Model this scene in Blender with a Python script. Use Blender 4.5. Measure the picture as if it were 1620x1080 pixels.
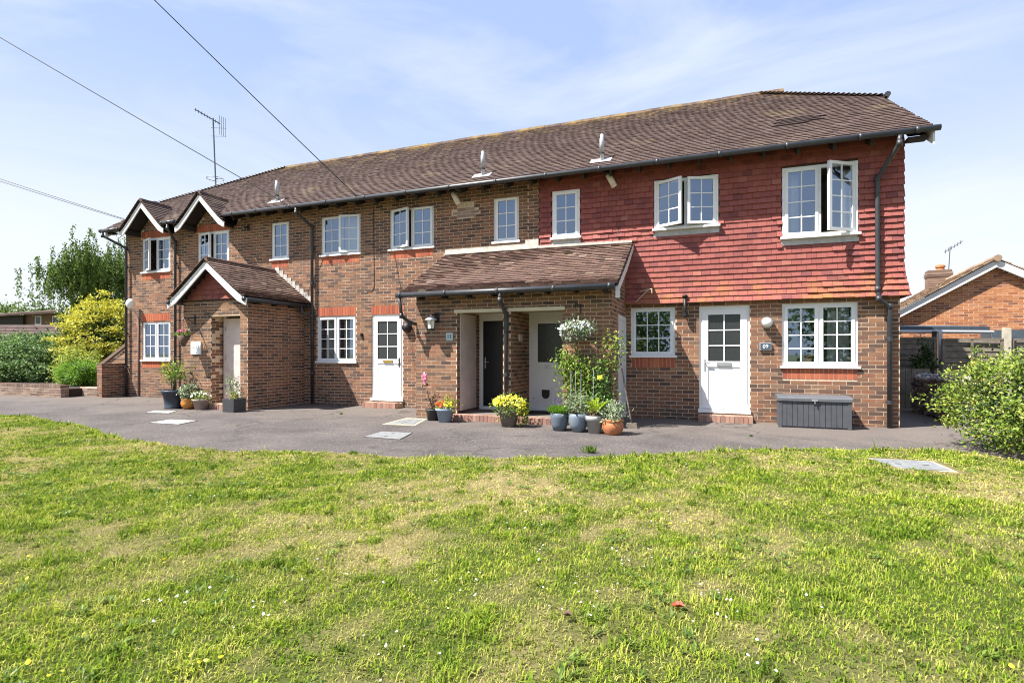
import bpy, math, random
import numpy as np
from mathutils import Vector, Matrix

random.seed(7); RNG = np.random.default_rng(11)
SC = bpy.context.scene
COL = SC.collection
for o in list(bpy.data.objects): bpy.data.objects.remove(o)

# ------------------------------------------------------------------ camera
F_PX = 850.0; TH = math.atan(F_PX / 2250.0); SN, CS = math.sin(TH), math.cos(TH)
CAM_D, CAM_H = 11.167, 1.30
cd = bpy.data.cameras.new('camera'); cam = bpy.data.objects.new('camera', cd); COL.objects.link(cam)
cd.sensor_fit = 'HORIZONTAL'; cd.sensor_width = 36.0; cd.lens = F_PX / 1620.0 * 36.0
cd.shift_y = 19.0 / 1620.0; cd.clip_start = 0.05; cd.clip_end = 2000.0
cam.location = (0, -CAM_D, CAM_H); cam.rotation_euler = (math.pi / 2, 0, TH)
SC.camera = cam

def depth_of(x, y): return -x * SN + (y + CAM_D) * CS
def right_of(x, y): return x * CS + (y + CAM_D) * SN
def px_of(x, y, z):
    d = depth_of(x, y)
    return 810 + F_PX * right_of(x, y) / d, 559 - F_PX * (z - CAM_H) / d, d
def at(px, py, d):
    u = (px - 810) / F_PX; r = u * d
    return (r * CS - d * SN, r * SN + d * CS - CAM_D, CAM_H + (559 - py) / F_PX * d)
def ground(px, py, z=0.0):
    v = (559 - py) / F_PX
    return at(px, py, (z - CAM_H) / v)

# ------------------------------------------------------------------ light
SUN_TRAVEL = Vector((1.26, 1.0, -2.26)).normalized()
SUN_EL = math.asin(-SUN_TRAVEL.z); SUN_AZ = math.atan2(-SUN_TRAVEL.x, -SUN_TRAVEL.y)
W = bpy.data.worlds.new('World'); SC.world = W; W.use_nodes = True
nt = W.node_tree; nt.nodes.clear()
wo = nt.nodes.new('ShaderNodeOutputWorld'); bg = nt.nodes.new('ShaderNodeBackground')
sky = nt.nodes.new('ShaderNodeTexSky'); sky.sky_type = 'NISHITA'; sky.sun_disc = False
sky.sun_elevation = SUN_EL; sky.sun_rotation = SUN_AZ % (2 * math.pi)
sky.air_density = 1.0; sky.dust_density = 0.7; sky.ozone_density = 2.0; sky.altitude = 0
bg.inputs['Strength'].default_value = 0.053
# a thin even veil of high haze, whiter towards the horizon, with faint wisps of cloud
tc = nt.nodes.new('ShaderNodeTexCoord'); mp = nt.nodes.new('ShaderNodeMapping')
mp.inputs['Scale'].default_value = (1.0, 1.5, 4.0); mp.inputs['Rotation'].default_value = (0.25, 0.1, 0.5)
no = nt.nodes.new('ShaderNodeTexNoise'); no.inputs['Scale'].default_value = 1.5; no.inputs['Detail'].default_value = 9
no.inputs['Roughness'].default_value = 0.58; no.inputs['Distortion'].default_value = 0.7
def maprange(a, b, c_, d, smooth=False):
    q = nt.nodes.new('ShaderNodeMapRange'); q.interpolation_type = 'SMOOTHSTEP' if smooth else 'LINEAR'
    for k_, v in zip(('From Min', 'From Max', 'To Min', 'To Max'), (a, b, c_, d)): q.inputs[k_].default_value = v
    return q
def mixrgb(fac, a, b):
    q = nt.nodes.new('ShaderNodeMix'); q.data_type = 'RGBA'
    if isinstance(fac, float): q.inputs['Factor'].default_value = fac
    else: nt.links.new(fac, q.inputs['Factor'])
    nt.links.new(a, q.inputs[6]); q.inputs[7].default_value = (*b, 1); return q.outputs[2]
sz = nt.nodes.new('ShaderNodeSeparateXYZ'); nt.links.new(tc.outputs['Generated'], sz.inputs[0])
nt.links.new(tc.outputs['Generated'], mp.inputs['Vector']); nt.links.new(mp.outputs['Vector'], no.inputs['Vector'])
cr = maprange(0.46, 0.80, 0.0, 0.6); hz = maprange(0.50, 0.02, 0.0, 0.95, True)
nt.links.new(no.outputs['Fac'], cr.inputs['Value']); nt.links.new(sz.outputs['Z'], hz.inputs['Value'])
c_ = mixrgb(0.72, sky.outputs['Color'], (4.6, 5.9, 9.2)); c_ = mixrgb(hz.outputs['Result'], c_, (7.6, 8.0, 8.6)); c_ = mixrgb(cr.outputs['Result'], c_, (8.2, 8.5, 9.0))
nt.links.new(c_, bg.inputs['Color'])
nt.links.new(bg.outputs['Background'], wo.inputs['Surface'])
sl = bpy.data.lights.new('sun', 'SUN'); sl.energy = 5.0; sl.angle = math.radians(0.53); sl.color = (1.0, 0.95, 0.87)
so = bpy.data.objects.new('sun', sl); COL.objects.link(so); so.location = (-8, -20, 25)
so.rotation_euler = SUN_TRAVEL.to_track_quat('-Z', 'Y').to_euler()
SC.view_settings.view_transform = 'Standard'; SC.view_settings.look = 'None'
SC.view_settings.exposure = 1.34; SC.view_settings.gamma = 1.0
SC.cycles.filter_width = 1.05

# ------------------------------------------------------------------ materials
class NT:
    def __init__(s, name):
        s.m = bpy.data.materials.new(name); s.m.use_nodes = True; s.t = s.m.node_tree; s.t.nodes.clear()
        s.out = s.t.nodes.new('ShaderNodeOutputMaterial')
    def n(s, typ, **kw):
        nd = s.t.nodes.new('ShaderNode' + typ)
        for k, v in kw.items():
            if k in nd.inputs: nd.inputs[k].default_value = v
            else: setattr(nd, k, v)
        return nd
    def l(s, a, b): s.t.links.new(a, b)
    def pos(s): return s.n('NewGeometry').outputs['Position']
    def noise(s, scale, detail=3, rough=0.55, vec=None):
        k = s.n('TexNoise', Scale=scale, Detail=detail, Roughness=rough); s.l(vec if vec is not None else s.pos(), k.inputs['Vector']); return k.outputs['Fac']
    def ramp(s, val, stops, interp='LINEAR'):
        r = s.n('ValToRGB'); r.color_ramp.interpolation = interp; e = r.color_ramp.elements
        while len(e) < len(stops): e.new(0.5)
        for i, (p, c) in enumerate(stops): e[i].position = p; e[i].color = (*c, 1)
        s.l(val, r.inputs['Fac']); return r.outputs['Color']
    def math(s, op, a, b=None, clamp=False):
        k = s.n('Math', operation=op, use_clamp=clamp)
        for i, v in enumerate((a, b)):
            if v is None: continue
            if isinstance(v, (int, float)): k.inputs[i].default_value = v
            else: s.l(v, k.inputs[i])
        return k.outputs[0]
    def mix(s, fac, a, b, mode='MIX'):
        k = s.n('Mix', data_type='RGBA', blend_type=mode)
        for nm, v in (('Factor', fac), ('A', a), ('B', b)):
            i = [q for q in k.inputs if q.name == nm and (q.type == 'RGBA' or nm == 'Factor')][0]
            if isinstance(v, (int, float)): i.default_value = v
            elif isinstance(v, tuple): i.default_value = (*v, 1)
            else: s.l(v, i)
        return [q for q in k.outputs if q.type == 'RGBA'][0]
    def attr(s, name):
        return s.n('Attribute', attribute_name=name).outputs['Fac']
    def rnd(s):
        return s.math('FRACT', s.math('ADD', s.attr('rnd'), s.n('ObjectInfo').outputs['Random']))
    def bsdf(s, col, rough=0.6, spec=0.4, metal=0.0, bump=None, bstr=0.3, bdist=0.01):
        b = s.n('BsdfPrincipled', Roughness=rough, Metallic=metal); b.inputs['Specular IOR Level'].default_value = spec
        if isinstance(col, tuple): b.inputs['Base Color'].default_value = (*col, 1)
        else: s.l(col, b.inputs['Base Color'])
        if bump is not None:
            k = s.n('Bump', Strength=bstr, Distance=bdist); s.l(bump, k.inputs['Height']); s.l(k.outputs[0], b.inputs['Normal'])
        s.l(b.outputs[0], s.out.inputs['Surface']); s.b = b; return b

def simple(name, col, rough=0.55, var=0.2, scale=9, spec=0.4, metal=0.0, bstr=0.15, dirt=None):
    k = NT(name); nz = k.noise(scale, 5, 0.62)
    lo = tuple(c * (1 - var) for c in col); hi = tuple(min(1, c * (1 + var)) for c in col)
    c = k.ramp(nz, [(0.3, lo), (0.7, hi)])
    if dirt:
        d = k.noise(3.1, 6, 0.7); f = k.math('MULTIPLY', k.math('SUBTRACT', d, 0.5, True), dirt[1], True); c = k.mix(f, c, dirt[0])
    k.bsdf(c, rough, spec, metal, k.noise(scale * 12, 3), bstr, 0.004); return k.m

def pieces(name, stops, rough=0.85, fine=90, bstr=0.5, stain=None, blotch=0.25):
    k = NT(name); r = k.rnd(); c = k.ramp(r, stops)
    nz = k.noise(fine, 4, 0.7); g = k.ramp(nz, [(0.25, (1 - blotch,) * 3), (0.75, (1 + blotch * 0.8,) * 3)])
    c = k.mix(1.0, c, g, 'MULTIPLY')
    big = k.noise(1.3, 5, 0.6); g2 = k.ramp(big, [(0.3, (0.86, 0.85, 0.86)), (0.7, (1.1, 1.1, 1.08))]); c = k.mix(1.0, c, g2, 'MULTIPLY')
    if stain:
        for colr, sc, lo, hi, mask in stain:
            f = k.n('MapRange'); f.inputs['From Min'].default_value = lo; f.inputs['From Max'].default_value = hi
            k.l(k.noise(sc, 5, 0.65), f.inputs['Value']); ff = f.outputs[0]
            if mask:
                sx = k.n('SeparateXYZ'); k.l(k.pos(), sx.inputs[0])
                q = k.n('MapRange'); q.inputs['From Min'].default_value = mask[1]; q.inputs['From Max'].default_value = mask[2]
                k.l(sx.outputs[mask[0]], q.inputs['Value']); ff = k.math('MULTIPLY', ff, q.outputs[0])
            c = k.mix(ff, c, colr)
    k.bsdf(c, rough, 0.25, 0, nz, bstr, 0.006); return k.m

def leafmat(name, stops, trans=0.35, rough=0.5, patch=0.0):
    k = NT(name); c = k.ramp(k.rnd(), stops)
    b = k.n('BsdfPrincipled', Roughness=rough); b.inputs['Specular IOR Level'].default_value = 0.3; k.l(c, b.inputs['Base Color'])
    t = k.n('BsdfTranslucent'); k.l(c, t.inputs['Color']); m = k.n('MixShader'); m.inputs[0].default_value = trans
    k.l(b.outputs[0], m.inputs[1]); k.l(t.outputs[0], m.inputs[2]); k.l(m.outputs[0], k.out.inputs['Surface']); return k.m

M = {}
BR = [(0.0, (0.088, 0.060, 0.050)), (0.16, (0.135, 0.090, 0.070)), (0.32, (0.215, 0.124, 0.080)), (0.46, (0.262, 0.154, 0.094)), (0.58, (0.225, 0.112, 0.073)),
      (0.70, (0.248, 0.140, 0.087)), (0.83, (0.165, 0.108, 0.080)), (0.93, (0.108, 0.076, 0.064)), (1.0, (0.285, 0.188, 0.122))]
BASE_DIRT = [((0.075, 0.064, 0.054), 4.0, 0.42, 0.66, ('Z', 0.42, 0.02)), ((0.40, 0.33, 0.27), 2.3, 0.66, 0.80, None)]
BR = [(p, (c[0] * 1.04, c[1] * 0.95, c[2] * 0.91)) for p, c in BR]
M['brick'] = pieces('facing brick', BR, blotch=0.35, stain=BASE_DIRT)
M['brick_porch'] = pieces('porch brick', [(p, (c[0] * 1.02, c[1] * 1.06, c[2] * 1.05)) for p, c in BR], blotch=0.35, stain=BASE_DIRT)
M['brick_pale'] = pieces('repaired pale brick', [(0, (0.26, 0.18, 0.15)), (1, (0.36, 0.27, 0.23))])
M['brick_red'] = pieces('red soldier brick', [(0, (0.36, 0.10, 0.055)), (0.5, (0.46, 0.135, 0.065)), (0.8, (0.30, 0.085, 0.06)), (1, (0.50, 0.17, 0.08))])
M['brick_step'] = pieces('step brick', [(0, (0.30, 0.16, 0.12)), (0.5, (0.42, 0.25, 0.19)), (1, (0.22, 0.13, 0.11))])
M['brick_orange'] = pieces('orange brick', [(0, (0.36, 0.145, 0.062)), (0.4, (0.42, 0.185, 0.082)), (0.7, (0.31, 0.115, 0.053)), (0.88, (0.20, 0.085, 0.055)), (1, (0.46, 0.22, 0.11))])
M['brick_old'] = pieces('old garden brick', [(0, (0.13, 0.09, 0.075)), (0.4, (0.25, 0.175, 0.135)), (0.7, (0.18, 0.12, 0.095)), (1, (0.32, 0.24, 0.19))])
M['mortar'] = simple('mortar', (0.57, 0.45, 0.335), 0.95, 0.22, 25, 0.1, 0, 0.6)
M['mortar_light'] = simple('pale mortar flashing', (0.50, 0.475, 0.43), 0.9, 0.25, 10, 0.1, 0, 0.6, ((0.25, 0.22, 0.18), 1.2))
RT = [(0, (0.092, 0.064, 0.060)), (0.12, (0.094, 0.064, 0.057)), (0.5, (0.108, 0.073, 0.064)), (0.85, (0.098, 0.068, 0.061)), (1, (0.124, 0.088, 0.077))]
M['roof_tile'] = pieces('brown roof tile', RT, 0.9, 60, 0.5,
    [((0.36, 0.24, 0.07), 2.2, 0.45, 0.75, ('Z', 7.0, 7.6)), ((0.30, 0.26, 0.22), 21, 0.69, 0.75, None), ((0.035, 0.028, 0.025), 14, 0.70, 0.76, None), ((0.20, 0.155, 0.10), 1.1, 0.56, 0.78, None)])
M['porch_tile'] = pieces('porch roof tile', [(0, (0.085, 0.054, 0.045)), (0.3, (0.14, 0.087, 0.070)), (0.6, (0.175, 0.108, 0.086)), (0.85, (0.12, 0.077, 0.065)), (0.96, (0.20, 0.14, 0.11)), (1, (0.32, 0.24, 0.19))], 0.9, 60, 0.5,
    [((0.11, 0.10, 0.035), 3.0, 0.6, 0.75, None), ((0.40, 0.33, 0.27), 15, 0.66, 0.73, None), ((0.03, 0.022, 0.02), 12, 0.68, 0.75, None)])
M['hung_tile'] = pieces('red hung tile', [(0, (0.245, 0.074, 0.066)), (0.35, (0.31, 0.098, 0.082)), (0.7, (0.28, 0.086, 0.076)), (0.85, (0.19, 0.062, 0.062)), (0.92, (0.27, 0.09, 0.078)), (1, (0.36, 0.135, 0.105))], 0.75, 40, 0.3,
    [((0.38, 0.185, 0.04), 3.4, 0.47, 0.74, ('Z', 2.9, 2.25)), ((0.30, 0.17, 0.02), 9.0, 0.60, 0.70, ('Z', 2.8, 2.3))], 0.15)
M['deck'] = simple('roof underlay', (0.09, 0.06, 0.05), 0.95, 0.3)
M['white'] = simple('white upvc', (0.76, 0.77, 0.78), 0.32, 0.03, 3, 0.5, 0, 0.02, ((0.55, 0.53, 0.49), 0.9))
M['white_wood'] = simple('white painted timber', (0.62, 0.62, 0.61), 0.5, 0.06, 6, 0.4, 0, 0.1, ((0.5, 0.48, 0.44), 0.7))
M['cream'] = simple('cream painted timber', (0.62, 0.56, 0.42), 0.55, 0.08, 5, 0.3, 0, 0.1)
M['door_worn'] = simple('weathered pinkish white door paint', (0.60, 0.52, 0.49), 0.6, 0.1, 5, 0.3, 0, 0.2, ((0.40, 0.32, 0.29), 2.2))
M['black_door'] = simple('black door', (0.012, 0.013, 0.018), 0.3, 0.1, 4, 0.4, 0, 0.02)
M['plastic'] = simple('dark grey plastic pipe', (0.034, 0.036, 0.042), 0.42, 0.18, 5, 0.5, 0, 0.05, ((0.16, 0.15, 0.14), 0.5))
M['rafter'] = simple('dark stained timber', (0.022, 0.018, 0.016), 0.7, 0.2, 10)
M['lead'] = simple('grey lead', (0.42, 0.42, 0.43), 0.55, 0.2, 8, 0.4, 0.0, 0.2)
M['metal'] = simple('grey metal', (0.50, 0.51, 0.53), 0.38, 0.12, 12, 0.5, 0.7, 0.1)
M['mast'] = simple('dull dark aerial metal', (0.10, 0.105, 0.12), 0.5, 0.2, 12, 0.5, 0.3)
M['galv'] = simple('galvanised steel', (0.44, 0.45, 0.47), 0.5, 0.12, 14, 0.5, 0.1, 0.1)
M['brass'] = simple('brass', (0.65, 0.43, 0.12), 0.3, 0.1, 8, 0.5, 0.9)
M['black'] = simple('black iron', (0.015, 0.015, 0.016), 0.5, 0.2, 8)
M['cable'] = simple('cable', (0.03, 0.03, 0.032), 0.6, 0.1)
M['interior'] = simple('room paint', (0.36, 0.35, 0.33), 0.9, 0.05)
M['curtain'] = simple('white net curtain', (0.72, 0.72, 0.70), 0.9, 0.08, 12)
M['mat'] = simple('rubber doormat', (0.02, 0.02, 0.022), 0.95, 0.3, 40)
M['box'] = simple('charcoal resin', (0.075, 0.08, 0.092), 0.5, 0.12, 10, 0.4, 0, 0.15, ((0.17, 0.17, 0.17), 0.6))
M['box_lid'] = simple('slate resin lid', (0.10, 0.107, 0.12), 0.5, 0.1, 10, 0.4, 0, 0.15)
M['globe'] = simple('white opal globe', (0.78, 0.76, 0.70), 0.35, 0.03)
M['slate'] = simple('slate plaque', (0.05, 0.085, 0.12), 0.55, 0.2, 12)
M['pale_plaque'] = simple('pale blue plaque', (0.40, 0.50, 0.53), 0.5, 0.1, 12)
M['sign'] = simple('white sign board', (0.82, 0.82, 0.83), 0.4, 0.03)
M['ink'] = simple('dark ink', (0.02, 0.022, 0.03), 0.6, 0.1)
M['grey_ink'] = simple('grey lettering', (0.36, 0.37, 0.42), 0.6, 0.1)
M['white_ink'] = simple('white lettering', (0.85, 0.86, 0.88), 0.5, 0.02)
M['cream_plastic'] = simple('cream plastic', (0.58, 0.50, 0.38), 0.5, 0.08)
M['pot_navy'] = simple('navy plastic pot', (0.03, 0.042, 0.06), 0.45, 0.15, 10)
M['pot_orange'] = simple('glazed orange pot', (0.50, 0.20, 0.045), 0.35, 0.2, 8)
M['pot_pink'] = simple('pinkish grey pot', (0.36, 0.28, 0.28), 0.7, 0.12, 10)
M['pot_dark'] = simple('charcoal pot', (0.05, 0.052, 0.056), 0.55, 0.15, 10)
M['pot_blue'] = simple('powder blue pot', (0.25, 0.32, 0.42), 0.5, 0.1, 10)
M['pot_stone'] = simple('brown stone pot', (0.16, 0.14, 0.125), 0.8, 0.25, 12, 0.3, 0, 0.4)
M['pot_slate'] = simple('slate glazed pot', (0.105, 0.135, 0.17), 0.42, 0.1, 10)
M['pot_slate2'] = simple('blue grey glazed pot', (0.17, 0.21, 0.255), 0.38, 0.12, 10)
M['pot_grey'] = simple('pale grey pot', (0.33, 0.335, 0.33), 0.55, 0.1, 10)
M['pot_terra'] = simple('terracotta pot', (0.42, 0.155, 0.065), 0.6, 0.2, 10, 0.3, 0, 0.2, ((0.5, 0.36, 0.28), 0.6))
M['soil'] = simple('potting soil', (0.04, 0.028, 0.02), 0.95, 0.4, 60)
M['stem'] = simple('green brown stem', (0.10, 0.085, 0.04), 0.8, 0.3, 30)
M['bark'] = simple('bark', (0.12, 0.10, 0.085), 0.9, 0.35, 14, 0.2, 0, 0.6)
M['wood_old'] = simple('weathered fence timber', (0.165, 0.145, 0.118), 0.9, 0.3, 7, 0.15, 0, 0.4)
M['wood_post'] = simple('concrete grey post', (0.44, 0.40, 0.32), 0.9, 0.2, 9, 0.15, 0, 0.4)
M['felt'] = simple('dark blue roofing felt', (0.055, 0.075, 0.095), 0.85, 0.2, 12)
M['flint'] = pieces('flint stone', [(0, (0.10, 0.10, 0.105)), (0.5, (0.24, 0.235, 0.23)), (0.8, (0.34, 0.32, 0.29)), (1, (0.50, 0.47, 0.43))], 0.8, 30)
M['concrete'] = simple('pale concrete', (0.40, 0.345, 0.255), 0.95, 0.15, 16, 0.1, 0, 0.5)
M['cover'] = simple('grey manhole plate', (0.20, 0.21, 0.215), 0.6, 0.25, 14, 0.4, 0.0, 0.4, ((0.14, 0.12, 0.10), 1.6))
M['cover_white'] = simple('whitened slab', (0.36, 0.35, 0.335), 0.8, 0.2, 14, 0.2, 0, 0.4, ((0.22, 0.20, 0.18), 1.6))
M['rust_leaf'] = simple('dry red leaf', (0.33, 0.05, 0.02), 0.6, 0.3, 40)
M['brown_leaf'] = simple('dry brown leaf', (0.10, 0.06, 0.04), 0.7, 0.3, 40)
def glassmat():
    k = NT('double glazing'); f = k.n('Fresnel', IOR=1.5); fac = k.math('ADD', k.math('MULTIPLY', f.outputs[0], 1.2), 0.21, True)
    g = k.n('BsdfGlossy', Roughness=0.015); g.inputs['Color'].default_value = (0.62, 0.78, 1, 1)
    t = k.n('BsdfTransparent'); t.inputs['Color'].default_value = (0.82, 0.86, 0.86, 1); m = k.n('MixShader')
    wob = k.n('Bump', Strength=0.05, Distance=0.004); k.l(k.noise(2.6, 2), wob.inputs['Height']); k.l(wob.outputs[0], g.inputs['Normal'])
    k.l(fac, m.inputs[0]); k.l(t.outputs[0], m.inputs[1]); k.l(g.outputs[0], m.inputs[2]); k.l(m.outputs[0], k.out.inputs['Surface']); return k.m
M['glass'] = glassmat()
M['frosted'] = simple('obscure dark glass', (0.03, 0.034, 0.036), 0.22, 0.25, 30, 0.6, 0, 0.3)
# asphalt
k = NT('worn asphalt'); a = k.math('ADD', k.math('MULTIPLY', k.noise(90, 3, 0.8), 0.45), k.math('MULTIPLY', k.noise(24, 5, 0.85), 0.55)); c = k.ramp(a, [(0.36, (0.022, 0.020, 0.019)), (0.46, (0.076, 0.068, 0.066)), (0.56, (0.130, 0.116, 0.111)), (0.66, (0.30, 0.27, 0.25))])
b = k.noise(0.9, 7, 0.66); c = k.mix(1.0, c, k.ramp(b, [(0.32, (0.68, 0.67, 0.69)), (0.5, (0.98, 0.97, 0.97)), (0.70, (1.32, 1.27, 1.22))]), 'MULTIPLY')
spk = k.n('TexVoronoi', feature='F1', Scale=16.0); k.l(k.pos(), spk.inputs['Vector']); c = k.mix(k.math('MULTIPLY', k.math('LESS_THAN', spk.outputs['Distance'], 0.13), 0.55), c, (0.42, 0.40, 0.37))
spd = k.n('TexVoronoi', feature='F1', Scale=5.2); k.l(k.pos(), spd.inputs['Vector']); c = k.mix(k.math('MULTIPLY', k.math('LESS_THAN', spd.outputs['Distance'], 0.085), 0.8), c, (0.03, 0.026, 0.022))
sx = k.n('SeparateXYZ'); k.l(k.pos(), sx.inputs[0])
d = k.math('ADD', k.math('MULTIPLY', sx.outputs['Y'], 0.55), k.math('ADD', k.math('MULTIPLY', k.noise(1.7, 5), 2.2), 0.55), True)
c = k.mix(k.math('MULTIPLY', d, 0.55), c, (0.155, 0.130, 0.112))
vr = k.n('TexVoronoi', feature='DISTANCE_TO_EDGE', Scale=0.42); wv = k.n('VectorMath', operation='ADD'); nv = k.n('TexNoise', Scale=1.6, Detail=6)
k.l(k.pos(), wv.inputs[0]); k.l(k.pos(), nv.inputs['Vector']); k.l(nv.outputs['Color'], wv.inputs[1]); k.l(wv.outputs[0], vr.inputs['Vector'])
ck = k.math('LESS_THAN', vr.outputs['Distance'], 0.011); ck = k.math('MULTIPLY', ck, k.math('GREATER_THAN', k.noise(0.7, 3), 0.46))
c = k.mix(k.math('MULTIPLY', ck, 0.75), c, (0.06, 0.055, 0.05))
k.bsdf(c, 0.9, 0.2, 0, a, 0.6, 0.006); M['asphalt'] = k.m
# soil / turf sheet below the blades
k = NT('turf floor'); dr = k.attr('dry'); n1 = k.noise(38, 5, 0.7)
g1 = k.ramp(n1, [(0.3, (0.03, 0.045, 0.010)), (0.7, (0.09, 0.11, 0.025))]); g2 = k.ramp(n1, [(0.3, (0.17, 0.13, 0.065)), (0.7, (0.34, 0.27, 0.14))])
k.bsdf(k.mix(dr, g1, g2), 0.95, 0.1, 0, n1, 0.8, 0.02); M['turf'] = k.m
k = NT('grass blade'); dr = k.attr('dry'); r = k.attr('rnd')
g1 = k.ramp(r, [(0, (0.050, 0.115, 0.010)), (0.25, (0.145, 0.245, 0.018)), (0.55, (0.275, 0.37, 0.032)), (0.8, (0.42, 0.46, 0.055)), (1, (0.55, 0.53, 0.13))])
g2 = k.ramp(r, [(0, (0.24, 0.23, 0.05)), (0.4, (0.46, 0.40, 0.13)), (1, (0.66, 0.57, 0.28))]); c = k.mix(dr, g1, g2)
b = k.n('BsdfPrincipled', Roughness=0.7); b.inputs['Specular IOR Level'].default_value = 0.1; k.l(c, b.inputs['Base Color'])
t = k.n('BsdfTranslucent'); k.l(c, t.inputs['Color']); m = k.n('MixShader'); m.inputs[0].default_value = 0.35
k.l(b.outputs[0], m.inputs[1]); k.l(t.outputs[0], m.inputs[2]); k.l(m.outputs[0], k.out.inputs['Surface']); M['grass'] = k.m
M['earth'] = simple('rough ground', (0.16, 0.17, 0.07), 0.95, 0.4, 2)
LG = lambda a, b, c_: [(0, a), (0.5, b), (1, c_)]
M['lf_hedge'] = leafmat('hedge leaf', LG((0.065, 0.13, 0.035), (0.16, 0.27, 0.075), (0.32, 0.45, 0.16)))
M['lf_gold'] = leafmat('golden leaf', LG((0.32, 0.33, 0.03), (0.58, 0.55, 0.06), (0.75, 0.70, 0.16)))
M['lf_goldgreen'] = leafmat('lime leaf', LG((0.14, 0.20, 0.02), (0.30, 0.36, 0.04), (0.5, 0.5, 0.1)))
M['lf_birch'] = leafmat('birch leaf', LG((0.045, 0.09, 0.02), (0.10, 0.17, 0.03), (0.22, 0.31, 0.06)), 0.4)
M['lf_far'] = leafmat('far tree leaf', LG((0.08, 0.13, 0.04), (0.14, 0.22, 0.06), (0.26, 0.34, 0.10)), 0.3)
M['lf_broom'] = leafmat('bright needle leaf', LG((0.08, 0.19, 0.015), (0.15, 0.31, 0.025), (0.26, 0.44, 0.05)))
M['lf_bush'] = leafmat('young leaf', [(0, (0.05, 0.10, 0.015)), (0.4, (0.15, 0.24, 0.03)), (0.75, (0.27, 0.36, 0.05)), (0.95, (0.42, 0.46, 0.13)), (1, (0.5, 0.38, 0.06))], 0.4)
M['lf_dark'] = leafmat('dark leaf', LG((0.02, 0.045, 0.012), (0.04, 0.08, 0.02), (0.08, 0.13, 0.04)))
M['lf_rose'] = leafmat('rose leaf', LG((0.06, 0.13, 0.02), (0.16, 0.27, 0.035), (0.34, 0.42, 0.07)))
M['lf_grey'] = leafmat('grey green leaf', LG((0.16, 0.21, 0.11), (0.27, 0.34, 0.19), (0.42, 0.48, 0.32)))
M['lf_fern'] = leafmat('lime fern', LG((0.22, 0.36, 0.015), (0.42, 0.55, 0.03), (0.6, 0.7, 0.06)), 0.4)
M['lf_weed'] = leafmat('weed leaf', LG((0.06, 0.12, 0.018), (0.11, 0.19, 0.025), (0.2, 0.28, 0.05)))
M['lf_dead'] = leafmat('dried leaf', LG((0.08, 0.04, 0.035), (0.16, 0.09, 0.07), (0.27, 0.19, 0.15)), 0.2)
M['fl_white'] = leafmat('white petal', LG((0.62, 0.66, 0.74), (0.78, 0.8, 0.84), (0.85, 0.86, 0.87)), 0.3)
M['fl_yellow'] = leafmat('yellow petal', LG((0.62, 0.50, 0.02), (0.80, 0.70, 0.03), (0.85, 0.82, 0.2)), 0.3)
M['fl_pink'] = leafmat('pink petal', LG((0.5, 0.08, 0.2), (0.7, 0.2, 0.35), (0.8, 0.45, 0.55)), 0.3)
M['fl_red'] = leafmat('red petal', LG((0.55, 0.03, 0.03), (0.75, 0.08, 0.06), (0.8, 0.25, 0.03)), 0.3)
M['fl_purple'] = leafmat('purple flower', LG((0.09, 0.06, 0.14), (0.14, 0.1, 0.22), (0.2, 0.15, 0.3)), 0.2)
M['toy_red'] = simple('red toy plastic', (0.6, 0.03, 0.02), 0.3, 0.1)
M['toy_yellow'] = simple('yellow toy plastic', (0.75, 0.5, 0.02), 0.3, 0.1)

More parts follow.
